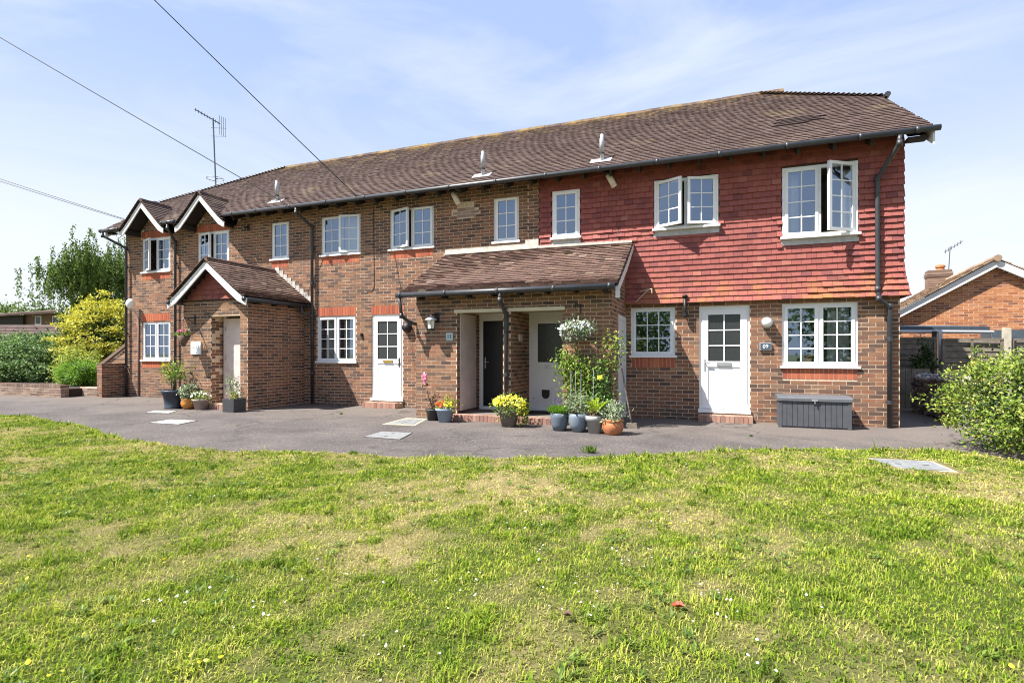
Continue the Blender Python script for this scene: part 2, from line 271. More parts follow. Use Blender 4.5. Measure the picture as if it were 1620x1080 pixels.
# ------------------------------------------------------------------ mesh helpers
ORG = {}
class MB:
    def __init__(s): s.v = []; s.f = []; s.r = []
    def add(s, vs, fs, r=0.0):
        o = len(s.v); s.v += [tuple(p) for p in vs]; s.f += [tuple(i + o for i in f) for f in fs]; s.r += [r] * len(vs); return s
    def box(s, x0, x1, y0, y1, z0, z1, r=0.0, tf=None):
        vs = [(x, y, z) for z in (z0, z1) for y in (y0, y1) for x in (x0, x1)]
        if tf: vs = [tf(*p) for p in vs]
        return s.add(vs, [(0, 2, 3, 1), (4, 5, 7, 6), (0, 1, 5, 4), (2, 6, 7, 3), (0, 4, 6, 2), (1, 3, 7, 5)], r)
    def quad(s, a, b, c_, d, r=0.0): return s.add([a, b, c_, d], [(0, 1, 2, 3)], r)
    def tube(s, pts, rad, n=8, cap=True, r=0.0):
        pts = [Vector(p) for p in pts]; rr = rad if isinstance(rad, (list, tuple)) else [rad] * len(pts)
        vs = []; prev = None
        for i, p in enumerate(pts):
            t = (pts[min(i + 1, len(pts) - 1)] - pts[max(i - 1, 0)])
            if t.length < 1e-9: t = Vector((0, 0, 1))
            t.normalize()
            if prev is None: a = t.orthogonal().normalized()
            else:
                a = prev - t * prev.dot(t)
                a = a.normalized() if a.length > 1e-6 else t.orthogonal().normalized()
            prev = a; b = t.cross(a)
            vs += [p + (a * math.cos(q) + b * math.sin(q)) * rr[i] for q in (2 * math.pi * j / n for j in range(n))]
        fs = [(i * n + j, i * n + (j + 1) % n, (i + 1) * n + (j + 1) % n, (i + 1) * n + j) for i in range(len(pts) - 1) for j in range(n)]
        if cap: fs += [tuple(range(n - 1, -1, -1)), tuple((len(pts) - 1) * n + j for j in range(n))]
        return s.add(vs, fs, r)
    def lathe(s, prof, c_, n=20, r=0.0, sq=False):
        vs = []
        for rad, z in prof:
            for j in range(n):
                q = 2 * math.pi * j / n; ca, sa = math.cos(q), math.sin(q)
                if sq:
                    m_ = max(abs(ca), abs(sa)); ca, sa = ca / m_ * 0.86, sa / m_ * 0.86
                vs.append((c_[0] + rad * ca, c_[1] + rad * sa, c_[2] + z))
        fs = [(i * n + j, i * n + (j + 1) % n, (i + 1) * n + (j + 1) % n, (i + 1) * n + j) for i in range(len(prof) - 1) for j in range(n)]
        return s.add(vs, fs, r)
    def prism(s, poly, y0, y1, ax='y', r=0.0):
        n = len(poly); P = (lambda a, b, t: (a, t, b)) if ax == 'y' else ((lambda a, b, t: (t, a, b)) if ax == 'x' else (lambda a, b, t: (a, b, t)))
        vs = [P(a, b, y0) for a, b in poly] + [P(a, b, y1) for a, b in poly]
        fs = [tuple(range(n)), tuple(range(2 * n - 1, n - 1, -1))] + [(i, i + n, (i + 1) % n + n, (i + 1) % n) for i in range(n)]
        return s.add(vs, fs, r)
    def build(s, name, mat, parent=None, smooth=False, rnd=False):
        ox, oy, oz = ORG.get(parent.name, (0, 0, 0)) if parent else (0, 0, 0)
        me = bpy.data.meshes.new(name); me.from_pydata([(x - ox, y - oy, z - oz) for x, y, z in s.v], [], s.f)
        if rnd:
            a = me.attributes.new('rnd', 'FLOAT', 'POINT'); a.data.foreach_set('value', np.array(s.r, dtype=np.float32))
        if smooth: me.polygons.foreach_set('use_smooth', [True] * len(me.polygons))
        me.materials.append(M[mat]); me.update()
        o = bpy.data.objects.new(name, me); COL.objects.link(o)
        if parent: o.parent = parent; ORG[o.name] = (ox, oy, oz)
        else: ORG[o.name] = (0, 0, 0)
        return o
def tag(o, label, cat, group=None):
    o['label'] = label; o['category'] = cat
    if group: o['group'] = group
    return o
def thing(name, label, cat, loc, group=None):
    o = bpy.data.objects.new(name, None); COL.objects.link(o); o.location = loc; o.empty_display_size = 0.2; ORG[o.name] = tuple(loc)
    return tag(o, label, cat, group)
def struct(o): o['kind'] = 'structure'; return o
def recenter(o):                       # put the origin of a top-level mesh at its base
    me = o.data; n = len(me.vertices); co = np.empty(n * 3, np.float32); me.vertices.foreach_get('co', co); co = co.reshape(-1, 3)
    c_ = (co.min(0) + co.max(0)) / 2; c_[2] = co[:, 2].min(); me.vertices.foreach_set('co', (co - c_).ravel()); o.location = [float(q) for q in c_]; me.update(); return o
def np_mesh(name, V, quads, tris, mat, parent=None, attrs=None, smooth=False):
    ox = ORG.get(parent.name, (0, 0, 0)) if parent else (0, 0, 0)
    V = V.astype(np.float32) - np.array(ox, np.float32); nq = 0 if quads is None else len(quads); ntr = 0 if tris is None else len(tris)
    me = bpy.data.meshes.new(name); me.vertices.add(len(V)); me.vertices.foreach_set('co', V.ravel())
    me.loops.add(nq * 4 + ntr * 3); me.polygons.add(nq + ntr)
    idx = np.concatenate([quads.ravel() if nq else np.zeros(0, int), tris.ravel() if ntr else np.zeros(0, int)]).astype(np.int32)
    st = np.concatenate([np.arange(nq) * 4, nq * 4 + np.arange(ntr) * 3]).astype(np.int32)
    me.loops.foreach_set('vertex_index', idx); me.polygons.foreach_set('loop_start', st)
    for k_, a in (attrs or {}).items():
        at_ = me.attributes.new(k_, 'FLOAT', 'POINT'); at_.data.foreach_set('value', a.astype(np.float32))
    me.polygons.foreach_set('use_smooth', np.full(nq + ntr, bool(smooth)))
    me.materials.append(M[mat]); me.update(calc_edges=True); me.validate()
    o = bpy.data.objects.new(name, me); COL.objects.link(o)
    if parent: o.parent = parent
    ORG[o.name] = ox
    return o
def unit(a): return a / np.maximum(np.linalg.norm(a, axis=-1, keepdims=True), 1e-9)
def leaf_mesh(name, P, D, N, L, Wd, mat, parent, rnd=None):
    n = len(P); D = unit(D); S = unit(np.cross(D, N)); L = np.broadcast_to(L, n)[:, None]; Wd = np.broadcast_to(Wd, n)[:, None]
    Nn = unit(np.cross(S, D))
    V = np.stack([P, P + D * L * 0.45 + S * Wd * 0.5 + Nn * Wd * 0.12, P + D * L, P + D * L * 0.45 - S * Wd * 0.5 + Nn * Wd * 0.12], 1).reshape(-1, 3)
    q = np.arange(n * 4).reshape(n, 4); r = RNG.random(n) if rnd is None else rnd
    return np_mesh(name, V, q, None, mat, parent, {'rnd': np.repeat(r, 4)})
def rand_dir(n): return unit(RNG.normal(size=(n, 3)))
def blob_leaves(name, c_, rad, nclump, per, L, Wd, mat, parent, cr=0.22, shell=0.55, zmin=None, droop=0.0, flat=0.0, top_bias=0.0, zs=1.0):
    d = rand_dir(nclump)
    if top_bias: d[:, 2] = np.abs(d[:, 2]) * top_bias + d[:, 2] * (1 - top_bias); d = unit(d)
    rr = shell + (1 - shell) * RNG.random(nclump)[:, None] ** 0.6
    rad = np.array(rad); C = np.array(c_) + d * rr * rad * (1 + 0.13 * RNG.normal(size=(nclump, 1)))
    P = np.repeat(C, per, 0) + RNG.normal(size=(nclump * per, 3)) * cr * np.mean(rad) * np.array([1, 1, zs])
    out = np.repeat(d, per, 0); D = unit(out * 0.6 + rand_dir(nclump * per) * 0.9 + np.array([0, 0, 0.15 - droop]))
    N = unit(out + np.array([0, 0, 0.8 + flat]) + rand_dir(nclump * per) * 0.7)
    if zmin is not None:
        ok = P[:, 2] > zmin; P, D, N = P[ok], D[ok], N[ok]
    n = len(P); cl = np.repeat(RNG.random(nclump), per)
    r = np.clip((cl * 0.5 + 0.5 * RNG.random(nclump * per))[:n], 0, 0.999)
    return leaf_mesh(name, P, D, N, L * (0.7 + 0.6 * RNG.random(n)), Wd * (0.7 + 0.6 * RNG.random(n)), mat, parent, r)

# ------------------------------------------------------------------ setting: ground, path, lawn
EDGE = [(-60, -4.0), (-24, -4.1), (-14.04, -4.42), (-12.65, -4.50), (-10.41, -5.0), (-8.21, -5.68), (-6.61, -5.88), (-5.51, -5.74), (-4.23, -5.52), (-3.1, -5.28),
        (-2.03, -4.9), (-1.28, -4.45), (-0.24, -3.78), (1.33, -3.0), (2.4, -2.55), (2.9, -2.5), (3.3, -2.85), (3.7, -3.5), (5, -4.2), (20, -5.0)]
EX = np.array([e[0] for e in EDGE]); EY = np.array([e[1] for e in EDGE])
def edge_y(x): return np.interp(x, EX, EY) + 0.05 * np.sin(x * 2.3) + 0.03 * np.sin(x * 5.7 + 1)
def vnoise(x, y, scale, seed):
    g = np.random.default_rng(seed).random((64, 64)); x = x * scale + 31.3; y = y * scale + 17.7
    xi = np.floor(x).astype(int); yi = np.floor(y).astype(int); fx = x - xi; fy = y - yi; fx = fx * fx * (3 - 2 * fx); fy = fy * fy * (3 - 2 * fy)
    G = lambda a, b: g[a % 64, b % 64]
    return (G(xi, yi) * (1 - fx) + G(xi + 1, yi) * fx) * (1 - fy) + (G(xi, yi + 1) * (1 - fx) + G(xi + 1, yi + 1) * fx) * fy
def dry_at(x, y):
    v = 0.24 * vnoise(x, y, 0.6, 1) + 0.27 * vnoise(x, y, 1.7, 2) + 0.27 * vnoise(x * 1.2, y, 4.3, 3) + 0.22 * vnoise(x, y, 10.0, 4)
    return np.clip((v - 0.43) * 3.3, 0, 0.82)
g = MB(); g.quad((-700, -500, -0.05), (700, -500, -0.05), (700, 900, -0.05), (-700, 900, -0.05)); struct(g.build('ground', 'earth'))
g = MB(); xs = np.linspace(-40, 14, 110)
for a, b in zip(xs[:-1], xs[1:]):
    g.quad((a, -7.2, 0), (b, -7.2, 0), (b, 9.5, 0), (a, 9.5, 0))
path = struct(g.build('path', 'asphalt'))
# lawn sheet: a gently uneven grid that ends at the path edge
xs = np.linspace(-40, 14, 271); rows = 60; V = []; dr = []
for x in xs:
    ey = float(edge_y(x)); ys = ey - np.linspace(0, 1, rows) ** 1.6 * (16 + ey + 6)
    hz = 0.022 + 0.012 * np.sin(ys * 1.3 + x) + 0.01 * np.sin(x * 0.9); hz = hz * np.clip((ey - ys) / 0.12, 0.2, 1)
    V.append(np.stack([np.full(rows, x), ys, hz], 1)); dr.append(dry_at(np.full(rows, x), ys))
V = np.concatenate(V); i = np.arange((len(xs) - 1) * rows).reshape(-1, rows)[:, :-1].ravel()
lawn = struct(np_mesh('lawn', V, np.stack([i, i + 1, i + rows + 1, i + rows], 1)[:, ::-1], None, 'turf', None, {'dry': np.concatenate(dr)}, True))
def lawn_z(x, y):
    ey = edge_y(x); return (0.022 + 0.012 * np.sin(y * 1.3 + x) + 0.01 * np.sin(x * 0.9)) * np.clip((ey - y) / 0.12, 0.2, 1)
MH4 = [(1.75, -3.56), (2.36, -3.53), (2.39, -4.05), (1.91, -4.13)]
def in_mh4(x, y): return (x > 1.74 - 0.0) & (x < 2.5) & (y > -4.16) & (y < -3.44) & (x > 1.70 + (-3.5 - y) * 0.27) 
def blade_mesh(name, x, y, h, w, lean, rr, dd, mat):
    n = len(x); az = RNG.uniform(0, 2 * math.pi, n); dx, dy = np.cos(az), np.sin(az); z = lawn_z(x, y) - 0.004
    B = np.stack([x, y, z], 1); S = np.stack([-dy, dx, np.zeros(n)], 1) * (w / 2)[:, None]
    mid = B + np.stack([dx * h * 0.5 * np.sin(lean) * 0.6, dy * h * 0.5 * np.sin(lean) * 0.6, h * 0.58 * np.cos(lean * 0.5)], 1)
    tip = B + np.stack([dx * h * np.sin(lean), dy * h * np.sin(lean), h * np.cos(lean) * 0.95 + 0.004], 1)
    Vv = np.stack([B - S, B + S, mid - S * 0.85, mid + S * 0.85, tip], 1).reshape(-1, 3); o = np.arange(n)[:, None] * 5
    return np_mesh(name, Vv, o + np.array([0, 1, 3, 2]), o + np.array([2, 3, 4]), mat, None, {'rnd': np.repeat(rr, 5), 'dry': np.repeat(dd, 5)})
def make_grass():
    n = 2200000; x = RNG.uniform(-22, 7, n); y = RNG.uniform(-11.2, -2.3, n)
    d = depth_of(x, y); r = right_of(x, y); base = n / (29 * 8.9)
    dens = np.where(d < 3, 7600, np.where(d < 5, 7600 - (d - 3) * 1600, np.where(d < 8, 4400 - (d - 5) * 750, 2150 - (d - 8) * 60)))
    dry = dry_at(x, y); ok = (d > 1.25) & (np.abs(r / np.maximum(d, 0.1)) < 1.3) & (y < edge_y(x) + 0.02) & ~in_mh4(x, y)
    ok &= RNG.random(n) < dens * (1.0 - 0.45 * dry) / base
    x, y, d, dry = x[ok], y[ok], d[ok], dry[ok]; n = len(x)
    tall = vnoise(x, y, 2.6, 5); h = (0.016 + 0.020 * RNG.random(n)) * (0.7 + 0.7 * tall) * (1 - 0.45 * dry)
    h = np.where(edge_y(x) - y < 0.16, h * (1.1 + 0.8 * RNG.random(n)), h)
    tuft = vnoise(x, y, 8, 9) * 0.6 + vnoise(x, y, 19, 10) * 0.4; tf = np.clip((tuft - 0.60) * 6, 0, 1); h = h * (1 + 0.75 * tf) * np.where(RNG.random(n) < 0.04, 1.9, 1.0); dry = dry * (1 - 0.6 * tf)
    w = (0.0034 + 0.0030 * RNG.random(n)) * np.clip(d / 3.0, 1, 2.5) * (1 + 0.35 * tf)
    lean = RNG.random(n) ** 0.8 * 1.15 + 0.12
    rr = np.clip(0.50 * RNG.random(n) + 0.34 * vnoise(x, y, 3.1, 6) + 0.5 * (vnoise(x, y, 15.0, 31) - 0.42) + 0.35 * (vnoise(x, y, 33.0, 32) - 0.45) - 0.15 * tf + 0.18 * (vnoise(x, y, 1.1, 12) - 0.5), 0, 1); dd = np.clip(dry * 0.95 + 0.45 * (vnoise(x, y, 21.0, 33) - 0.5) + 0.35 * (RNG.random(n) - 0.5) + (RNG.random(n) < 0.09) * 0.6, 0, 1)
    go = blade_mesh('grass', x, y, h, w, lean, rr, dd, 'grass')
    tag(go, 'mown lawn grass with green and dry straw patches', 'grass'); go['kind'] = 'stuff'
    # coarser weeds: flat rosettes of broad leaves among the grass
    m = 2600; cx = RNG.uniform(-16, 5, m); cy = RNG.uniform(-10.6, -2.6, m); dd_ = depth_of(cx, cy)
    ok = (dd_ > 1.4) & (np.abs(right_of(cx, cy) / np.maximum(dd_, 0.1)) < 1.2) & (cy < edge_y(cx) - 0.05) & ~in_mh4(cx, cy) & (vnoise(cx, cy, 1.3, 21) > 0.52); cx, cy = cx[ok], cy[ok]; m = len(cx); per = 11
    P = np.column_stack([np.repeat(cx, per), np.repeat(cy, per)]) + RNG.normal(size=(m * per, 2)) * 0.02; q = RNG.uniform(0, 2 * math.pi, m * per)
    D = np.column_stack([np.cos(q), np.sin(q), 0.35 + 0.5 * RNG.random(m * per)]); Pz = np.column_stack([P, lawn_z(P[:, 0], P[:, 1]) + 0.01])
    wd = leaf_mesh('lawn_weeds', Pz, D, np.column_stack([-np.cos(q) * 0.4, -np.sin(q) * 0.4, np.ones(m * per)]), 0.038 * (0.6 + 0.8 * RNG.random(m * per)), 0.014, 'lf_weed', None); tag(wd, 'broad leaved weeds and clover growing in the lawn', 'weeds'); wd['kind'] = 'stuff'
make_grass()
def scatter_flowers(name, label, mat, centers, spread, per, size, hgt):
    P = []
    for (x, y) in centers:
        k_ = RNG.integers(per[0], per[1] + 1); P.append(np.stack([x + RNG.normal(size=k_) * spread, y + RNG.normal(size=k_) * spread], 1))
    P = np.concatenate(P); n = len(P); z = lawn_z(P[:, 0], P[:, 1]) + hgt * (0.6 + 0.6 * RNG.random(n)); C = np.column_stack([P, z]); m = 6
    q = np.arange(m) / m * 2 * math.pi; sz = size * (0.7 + 0.6 * RNG.random(n)); T = RNG.normal(size=(n, 2)) * 0.35
    ring = np.stack([C[:, None, 0] + np.cos(q) * sz[:, None], C[:, None, 1] + np.sin(q) * sz[:, None], C[:, None, 2] + (np.cos(q) * T[:, :1] + np.sin(q) * T[:, 1:]) * sz[:, None]], 2)
    Vv = np.concatenate([C[:, None, :] + np.array([0, 0, 0.004]), ring], 1).reshape(-1, 3); o = np.arange(n)[:, None] * (m + 1)
    tr = np.concatenate([o + np.array([0, 1 + j, 1 + (j + 1) % m]) for j in range(m)])
    f = np_mesh(name, Vv, None, tr, mat, None, {'rnd': np.repeat(RNG.random(n), m + 1)}); tag(f, label, 'flowers'); f['kind'] = 'stuff'
pc = [ground(px, py)[:2] for px, py in [(560, 925), (490, 905), (640, 1045), (1140, 960), (1170, 975), (1120, 985), (905, 970), (930, 940), (815, 836), (985, 905), (1000, 890), (640, 1020), (840, 880),
      (1250, 965), (1230, 1065), (760, 930), (720, 960), (330, 940), (260, 960), (430, 965), (1050, 830), (1500, 800), (1590, 790), (480, 740), (600, 790), (140, 700), (1080, 742), (880, 740), (300, 800)]]
scatter_flowers('daisies', 'white daisies dotted through the lawn', 'fl_white', pc, 0.10, (3, 7), 0.0065, 0.03)
pc = [ground(px, py)[:2] for px, py in [(262, 892), (10, 905), (10, 935), (1026, 885), (1425, 805), (1420, 1058), (1583, 1072), (1010, 810), (1085, 838), (45, 1060), (60, 1070), (120, 1060), (300, 1062), (340, 1055), (20, 1040)]]
scatter_flowers('buttercups', 'small yellow flowers scattered in the lawn', 'fl_yellow', pc, 0.05, (1, 3), 0.009, 0.04)
def fallen_leaf(px, py, mat, size, label):
    p = ground(px, py); z = 0.06; m = MB(); k_ = size
    m.add([(p[0] - k_, p[1], z), (p[0] - k_ * 0.3, p[1] + k_ * 0.6, z + 0.012), (p[0] + k_ * 0.5, p[1] + k_ * 0.5, z + 0.02), (p[0] + k_, p[1] - 0.1 * k_, z + 0.004), (p[0] + k_ * 0.3, p[1] - k_ * 0.6, z + 0.018), (p[0] - k_ * 0.5, p[1] - k_ * 0.5, z + 0.006), (p[0], p[1], z - 0.006)],
          [(6, 0, 5), (6, 5, 4), (6, 4, 3), (6, 3, 2), (6, 2, 1), (6, 1, 0)])
    tag(recenter(m.build('fallen_leaf', mat)), label, 'leaf')
fallen_leaf(1072, 977, 'rust_leaf', 0.035, 'curled rust red leaf lying on the lawn')
fallen_leaf(897, 992, 'brown_leaf', 0.025, 'small dark brown leaf lying on the lawn')
# manhole covers and slabs let into the path and lawn
def cover(q, label, plate='cover', frame='concrete', z=0.004, fr=0.05, split=1):
    c_ = np.mean(np.array(q), 0); o = thing('manhole_cover', label, 'manhole cover', (c_[0], c_[1], 0))
    grow = lambda k_: [tuple(c_ + (np.array(p) - c_) * k_) for p in q]
    s_ = 1 + 2 * fr / 0.6
    if not frame: MB().prism(grow(1.045), -0.02, z, 'z').build('frame', 'rafter', o)
    if frame: MB().prism([p for p in grow(s_)], -0.02, z, 'z').build('frame', frame, o)
    for k_ in range(split):
        a0, a1 = k_ / split, (k_ + 1) / split - (0.04 if split > 1 else 0); L = lambda a, b, t: tuple(np.array(a) * (1 - t) + np.array(b) * t)
        pl = [L(q[0], q[1], a0), L(q[0], q[1], a1), L(q[3], q[2], a1), L(q[3], q[2], a0)]
        pb = MB().prism(pl, -0.01, z + 0.006, 'z').build('plate', plate, o)
        for t in (0.25, 0.75):
            h = np.array(L(L(pl[0], pl[3], 0.5), L(pl[1], pl[2], 0.5), t)); MB().box(h[0] - 0.03, h[0] + 0.03, h[1] - 0.012, h[1] + 0.012, z + 0.006, z + 0.0085).build('lifting_slot', 'black', pb)
    return o
cover([(-9.9, -4.15), (-10.0, -3.68), (-9.35, -3.62), (-9.18, -4.12)], 'white painted square cover lying in the path nearest the left porch', 'cover_white', None)
cover([(-5.11, -4.15), (-5.17, -3.59), (-4.62, -3.54), (-4.45, -4.18)], 'pale grey metal cover in the open path, centre left', 'cover', None)
cover([(-5.66, -2.66), (-5.74, -1.9), (-5.38, -1.9), (-5.16, -2.62)], 'two part metal cover with pale concrete surround beside the dark flower pot', 'cover', 'concrete', 0.004, 0.10, 2)
cover([(-11.7, -2.95), (-11.9, -2.6), (-11.35, -2.52), (-11.1, -2.88)], 'thin pale slab in the path in front of the big navy pot', 'cover_white', None, 0.002)
cover(MH4, 'grey metal cover with cream concrete rim sunk in the lawn', 'cover', 'concrete', 0.03, 0.055)

# ------------------------------------------------------------------ the apartment building
bld = thing('apartment_building', 'long two storey brick and tile hung block of flats with brown tiled roof', 'building', (-7, 0, 0))
BR_REC = []; TL_REC = []
def in_any(s, z, rects): return any(a < s < b and c_ < z < d for a, b, c_, d in rects)
def brick_wall(wname, P0, ux, L, z0, z1, holes=(), nobrick=(), parent=None, mat='brick', reveal=0.10, zlim=None, phase=0.0, mortar='mortar', elig=True, pitch=0.225):
    ux = Vector((ux[0], ux[1], 0)).normalized(); inw = Vector((-ux.y, ux.x, 0)); P0 = Vector((P0[0], P0[1], 0))
    W3 = lambda s, i, z: tuple(P0 + ux * s + inw * i + Vector((0, 0, z)))
    mb = MB(); ss = sorted({0.0, L} | {h[0] for h in holes} | {h[1] for h in holes}); zs = sorted({z0, z1} | {h[2] for h in holes} | {h[3] for h in holes})
    if zlim: ss = sorted(set(ss) | set(np.linspace(0, L, int(L / 0.1) + 2).tolist()))
    ss = [s for s in ss if 0 <= s <= L]; zs = [z for z in zs if z0 <= z <= z1]
    for a, b in zip(ss[:-1], ss[1:]):
        for c_, d in zip(zs[:-1], zs[1:]):
            if in_any((a + b) / 2, (c_ + d) / 2, holes): continue
            da, db = (min(d, zlim(a)), min(d, zlim(b))) if zlim else (d, d)
            if max(da, db) <= c_: continue
            mb.quad(W3(a, 0.0018, c_), W3(b, 0.0018, c_), W3(b, 0.0018, max(c_, db)), W3(a, 0.0018, max(c_, da)))
    for a, b, c_, d in holes:
        c2 = max(c_, z0)
        mb.quad(W3(a, 0.0018, c2), W3(a, reveal, c2), W3(a, reveal, d), W3(a, 0.0018, d)); mb.quad(W3(b, reveal, c2), W3(b, 0.0018, c2), W3(b, 0.0018, d), W3(b, reveal, d))
        mb.quad(W3(a, reveal, d), W3(b, reveal, d), W3(b, 0.0018, d), W3(a, 0.0018, d)); mb.quad(W3(a, 0.0018, c2), W3(b, 0.0018, c2), W3(b, reveal, c2), W3(a, reveal, c2))
    wall = mb.build(wname, mortar, parent if parent else bld)
    allh = list(holes) + list(nobrick); nrow = int((z1 - z0) / 0.075 + 0.5)
    for k_ in range(nrow):
        za = z0 + k_ * 0.075 + 0.005; zb = za + 0.065; zm = (za + zb) / 2
        cuts = [(a, b) for a, b, c_, d in allh if c_ < zm < d]; s = -pitch * (0.5 if k_ % 2 else 0.0) - phase
        while s < L:
            a, b = max(s + 0.005, 0), min(s + pitch - 0.005, L); s += pitch
            segs = [(a, b)]
            for ca, cb in cuts:
                segs = [q for x0, x1 in segs for q in ((x0, min(x1, ca)), (max(x0, cb), x1)) if q[1] - q[0] > 0.03]
            for x0, x1 in segs:
                if x1 - x0 < 0.03 or (zlim and zb > zlim((x0 + x1) / 2)): continue
                BR_REC.append(dict(wall=wall, mat=mat, c=P0 + ux * (x0 + x1) / 2 + Vector((0, 0, zm)), ux=ux, inw=inw, l=x1 - x0, full=elig and abs(x1 - x0 - (pitch - 0.01)) < 1e-4 and pitch == 0.225, r=random.random(), j=random.uniform(-0.0022, 0.001)))
    return wall
def tile_area(parent, O, ux, us, nrows, spans, mat, kind, gauge=0.1, width=0.165, off=None, length=None, elig=True, thick=0.013, jit=0.004):
    O, ux, us = Vector(O), Vector(ux).normalized(), Vector(us).normalized(); n = ux.cross(us); length = length or gauge * 1.28
    for k_ in range(nrows):
        v = k_ * gauge; push, tilt = off(k_) if off else (0.0, 0.0)
        for a, b in spans(v + gauge * 0.5, k_):
            if b - a < 0.04: continue
            s = math.floor(a / width) * width - (width / 2 if k_ % 2 else 0)
            while s < b:
                x0, x1 = max(s + 0.002, a), min(s + width - 0.002, b); s += width
                if x1 - x0 < 0.03: continue
                p = O + ux * (x0 + x1) / 2 + us * (v + random.uniform(-jit, jit)) + n * push
                t_ = tilt + random.uniform(-0.01, 0.012); us2 = (us * math.cos(t_) - n * math.sin(t_)) if t_ else us
                TL_REC.append(dict(par=parent, mat=mat, kind=kind, c=p, ux=ux, us=us2, n=ux.cross(us2), w=x1 - x0, g=length, full=elig and abs(x1 - x0 - width + 0.004) < 1e-4, r=random.random(), th=thick * random.uniform(0.8, 1.4)))
def tile_geo(w, g, th):
    a = w / 2; vs = [(-a, 0, th + 0.012), (a, 0, th + 0.012), (a, g, 0.006), (-a, g, 0.006), (-a, 0, 0.0), (a, 0, 0.0)]
    return vs, [(0, 1, 2, 3), (4, 5, 1, 0), (4, 0, 3), (5, 2, 1)]

# openings of the front wall (world x, z)
WIN = {'w1u': (-16.09, -14.89, 3.72, 4.73), 'w2u': (-13.80, -12.60, 3.72, 4.73), 'w3u': (-11.10, -10.50, 3.80, 4.80), 'w4u': (-9.45, -8.25, 3.80, 4.80), 'w5u': (-7.39, -6.19, 3.81, 4.81),
       'w6u': (-4.66, -4.06, 3.79, 4.80), 'w7u': (-3.27, -2.67, 3.76, 4.77), 'w8u': (-1.14, 0.06, 3.78, 4.76), 'w9u': (1.17, 2.38, 3.44, 4.73),
       'w1l': (-16.09, -14.89, 1.10, 2.26), 'w4l': (-9.58, -8.38, 1.09, 2.25), 'w8l': (-1.61, -0.74, 1.25, 2.23), 'w9l': (1.17, 2.39, 1.06, 2.22)}
DOORS = {'d4': (-7.92, -7.03, 0.18, 2.25), 'd9': (-0.29, 0.62, 0.18, 2.22)}
XL, XR = -16.8, 3.02
H = [(a - XL, b - XL, c_, d) for a, b, c_, d in list(WIN.values()) + list(DOORS.values())]
SOLD = []          # red soldier courses: x0, x1, z0, z1
for n_, zz in (('w3u', 3.77), ('w4u', 3.77), ('w5u', 3.78), ('w1u', 3.69), ('w1l', 1.07)): SOLD.append((WIN[n_][0] + 0.02, WIN[n_][1] - 0.02, zz - 0.19, zz))
for n_ in ('w1l', 'w4l'): SOLD.append((WIN[n_][0], WIN[n_][1], WIN[n_][3] + 0.005, WIN[n_][3] + 0.22))
SOLD.append((-7.93, -7.02, 2.255, 2.47)); SOLD.append((-1.60, -0.75, 1.02, 1.22)); SOLD.append((1.18, 2.38, 0.83, 1.03))
for n_ in ('w1u', 'w2u'): SOLD.append((WIN[n_][0] - 0.02, WIN[n_][1] + 0.02, WIN[n_][3] + 0.005, WIN[n_][3] + 0.20))
GAB = [(-15.47, 5.70), (-13.17, 5.68)]; TG = 0.97
def wall_top(s):
    x = s + XL; z = 5.2
    for xa, zr in GAB:
        if abs(x - xa) < 0.9: z = max(4.85, zr - 0.10 - abs(x - xa) * TG)
    return z
NOB = [(a - XL, b - XL, c_, d) for a, b, c_, d in SOLD] + [(-3.60 - XL, 3.1 - XL, 2.30, 6), (-12.0 - XL, -10.05 - XL, -1, 2.55), (-5.65 - XL, -1.78 - XL, -1, 2.5), (-5.72 - XL, -5.02 - XL, 4.49, 4.65), (-5.58 - XL, -5.14 - XL, 4.40, 4.74)]
front = brick_wall('front_wall', (XL, 0), (1, 0), XR - XL, -0.10, 5.6, H, NOB, zlim=wall_top)
side_r = brick_wall('side_wall', (XR, 0), (0, 1), 6.2, -0.10, 6.6, (), ((0, 7, 2.3, 7),), elig=False, zlim=lambda s: 5.2 + 0.73 * (3.1 - abs(s - 3.1)) if abs(s - 3.1) > 1.3 else 6.5)
side_l = brick_wall('side_wall', (XL, 6.2), (0, -1), 6.2, -0.10, 6.6, (), (), elig=False, zlim=lambda s: 5.2 + 0.73 * (3.1 - abs(s - 3.1)) if abs(s - 3.1) > 1.5 else 6.3)
pil = brick_wall('brick_pilaster', (-3.83, -0.045), (1, 0), 0.24, 3.63, 5.05, phase=0.1)
MB().box(-3.83, -3.59, -0.036, 0.0, 3.63, 5.05).build('pilaster_core', 'mortar', pil)
pm_ = MB()
for k_ in range(3):
    for j in range(2 if k_ != 1 else 3):
        x = -5.57 + j * 0.225 - (0.11 if k_ == 1 else 0); pm_.box(x, x + 0.215, -0.001, 0.012, 4.425 + k_ * 0.075, 4.49 + k_ * 0.075, random.random())
pb = pm_.build('repaired_bricks', 'brick_pale', front, rnd=True); pb['label'] = 'patch of paler replaced bricks under the eaves'
# shell behind: back wall, floors, a cross wall, so rooms are dark behind the glass
s_ = MB(); s_.box(XL, XR, 6.1, 6.2, -0.1, 5.25); s_.build('back_wall', 'mortar', bld)
s_ = MB(); s_.box(XL + 0.1, XR - 0.1, 0.13, 6.1, 2.45, 2.60); s_.box(XL + 0.1, XR - 0.1, 0.13, 6.1, 5.10, 5.14); s_.box(XL + 0.1, XR - 0.1, 0.13, 6.1, 0.1, 0.15); s_.box(XL + 0.1, XR - 0.1, 2.4, 2.46, 0.15, 5.1)
for x in (-12.2, -10.0, -7.9 + 0.0, -5.6, -3.7, -1.7, -0.5, 0.85): s_.box(x, x + 0.06, 0.13, 2.4, 2.6, 5.1)
s_.build('interior_walls', 'interior', bld)
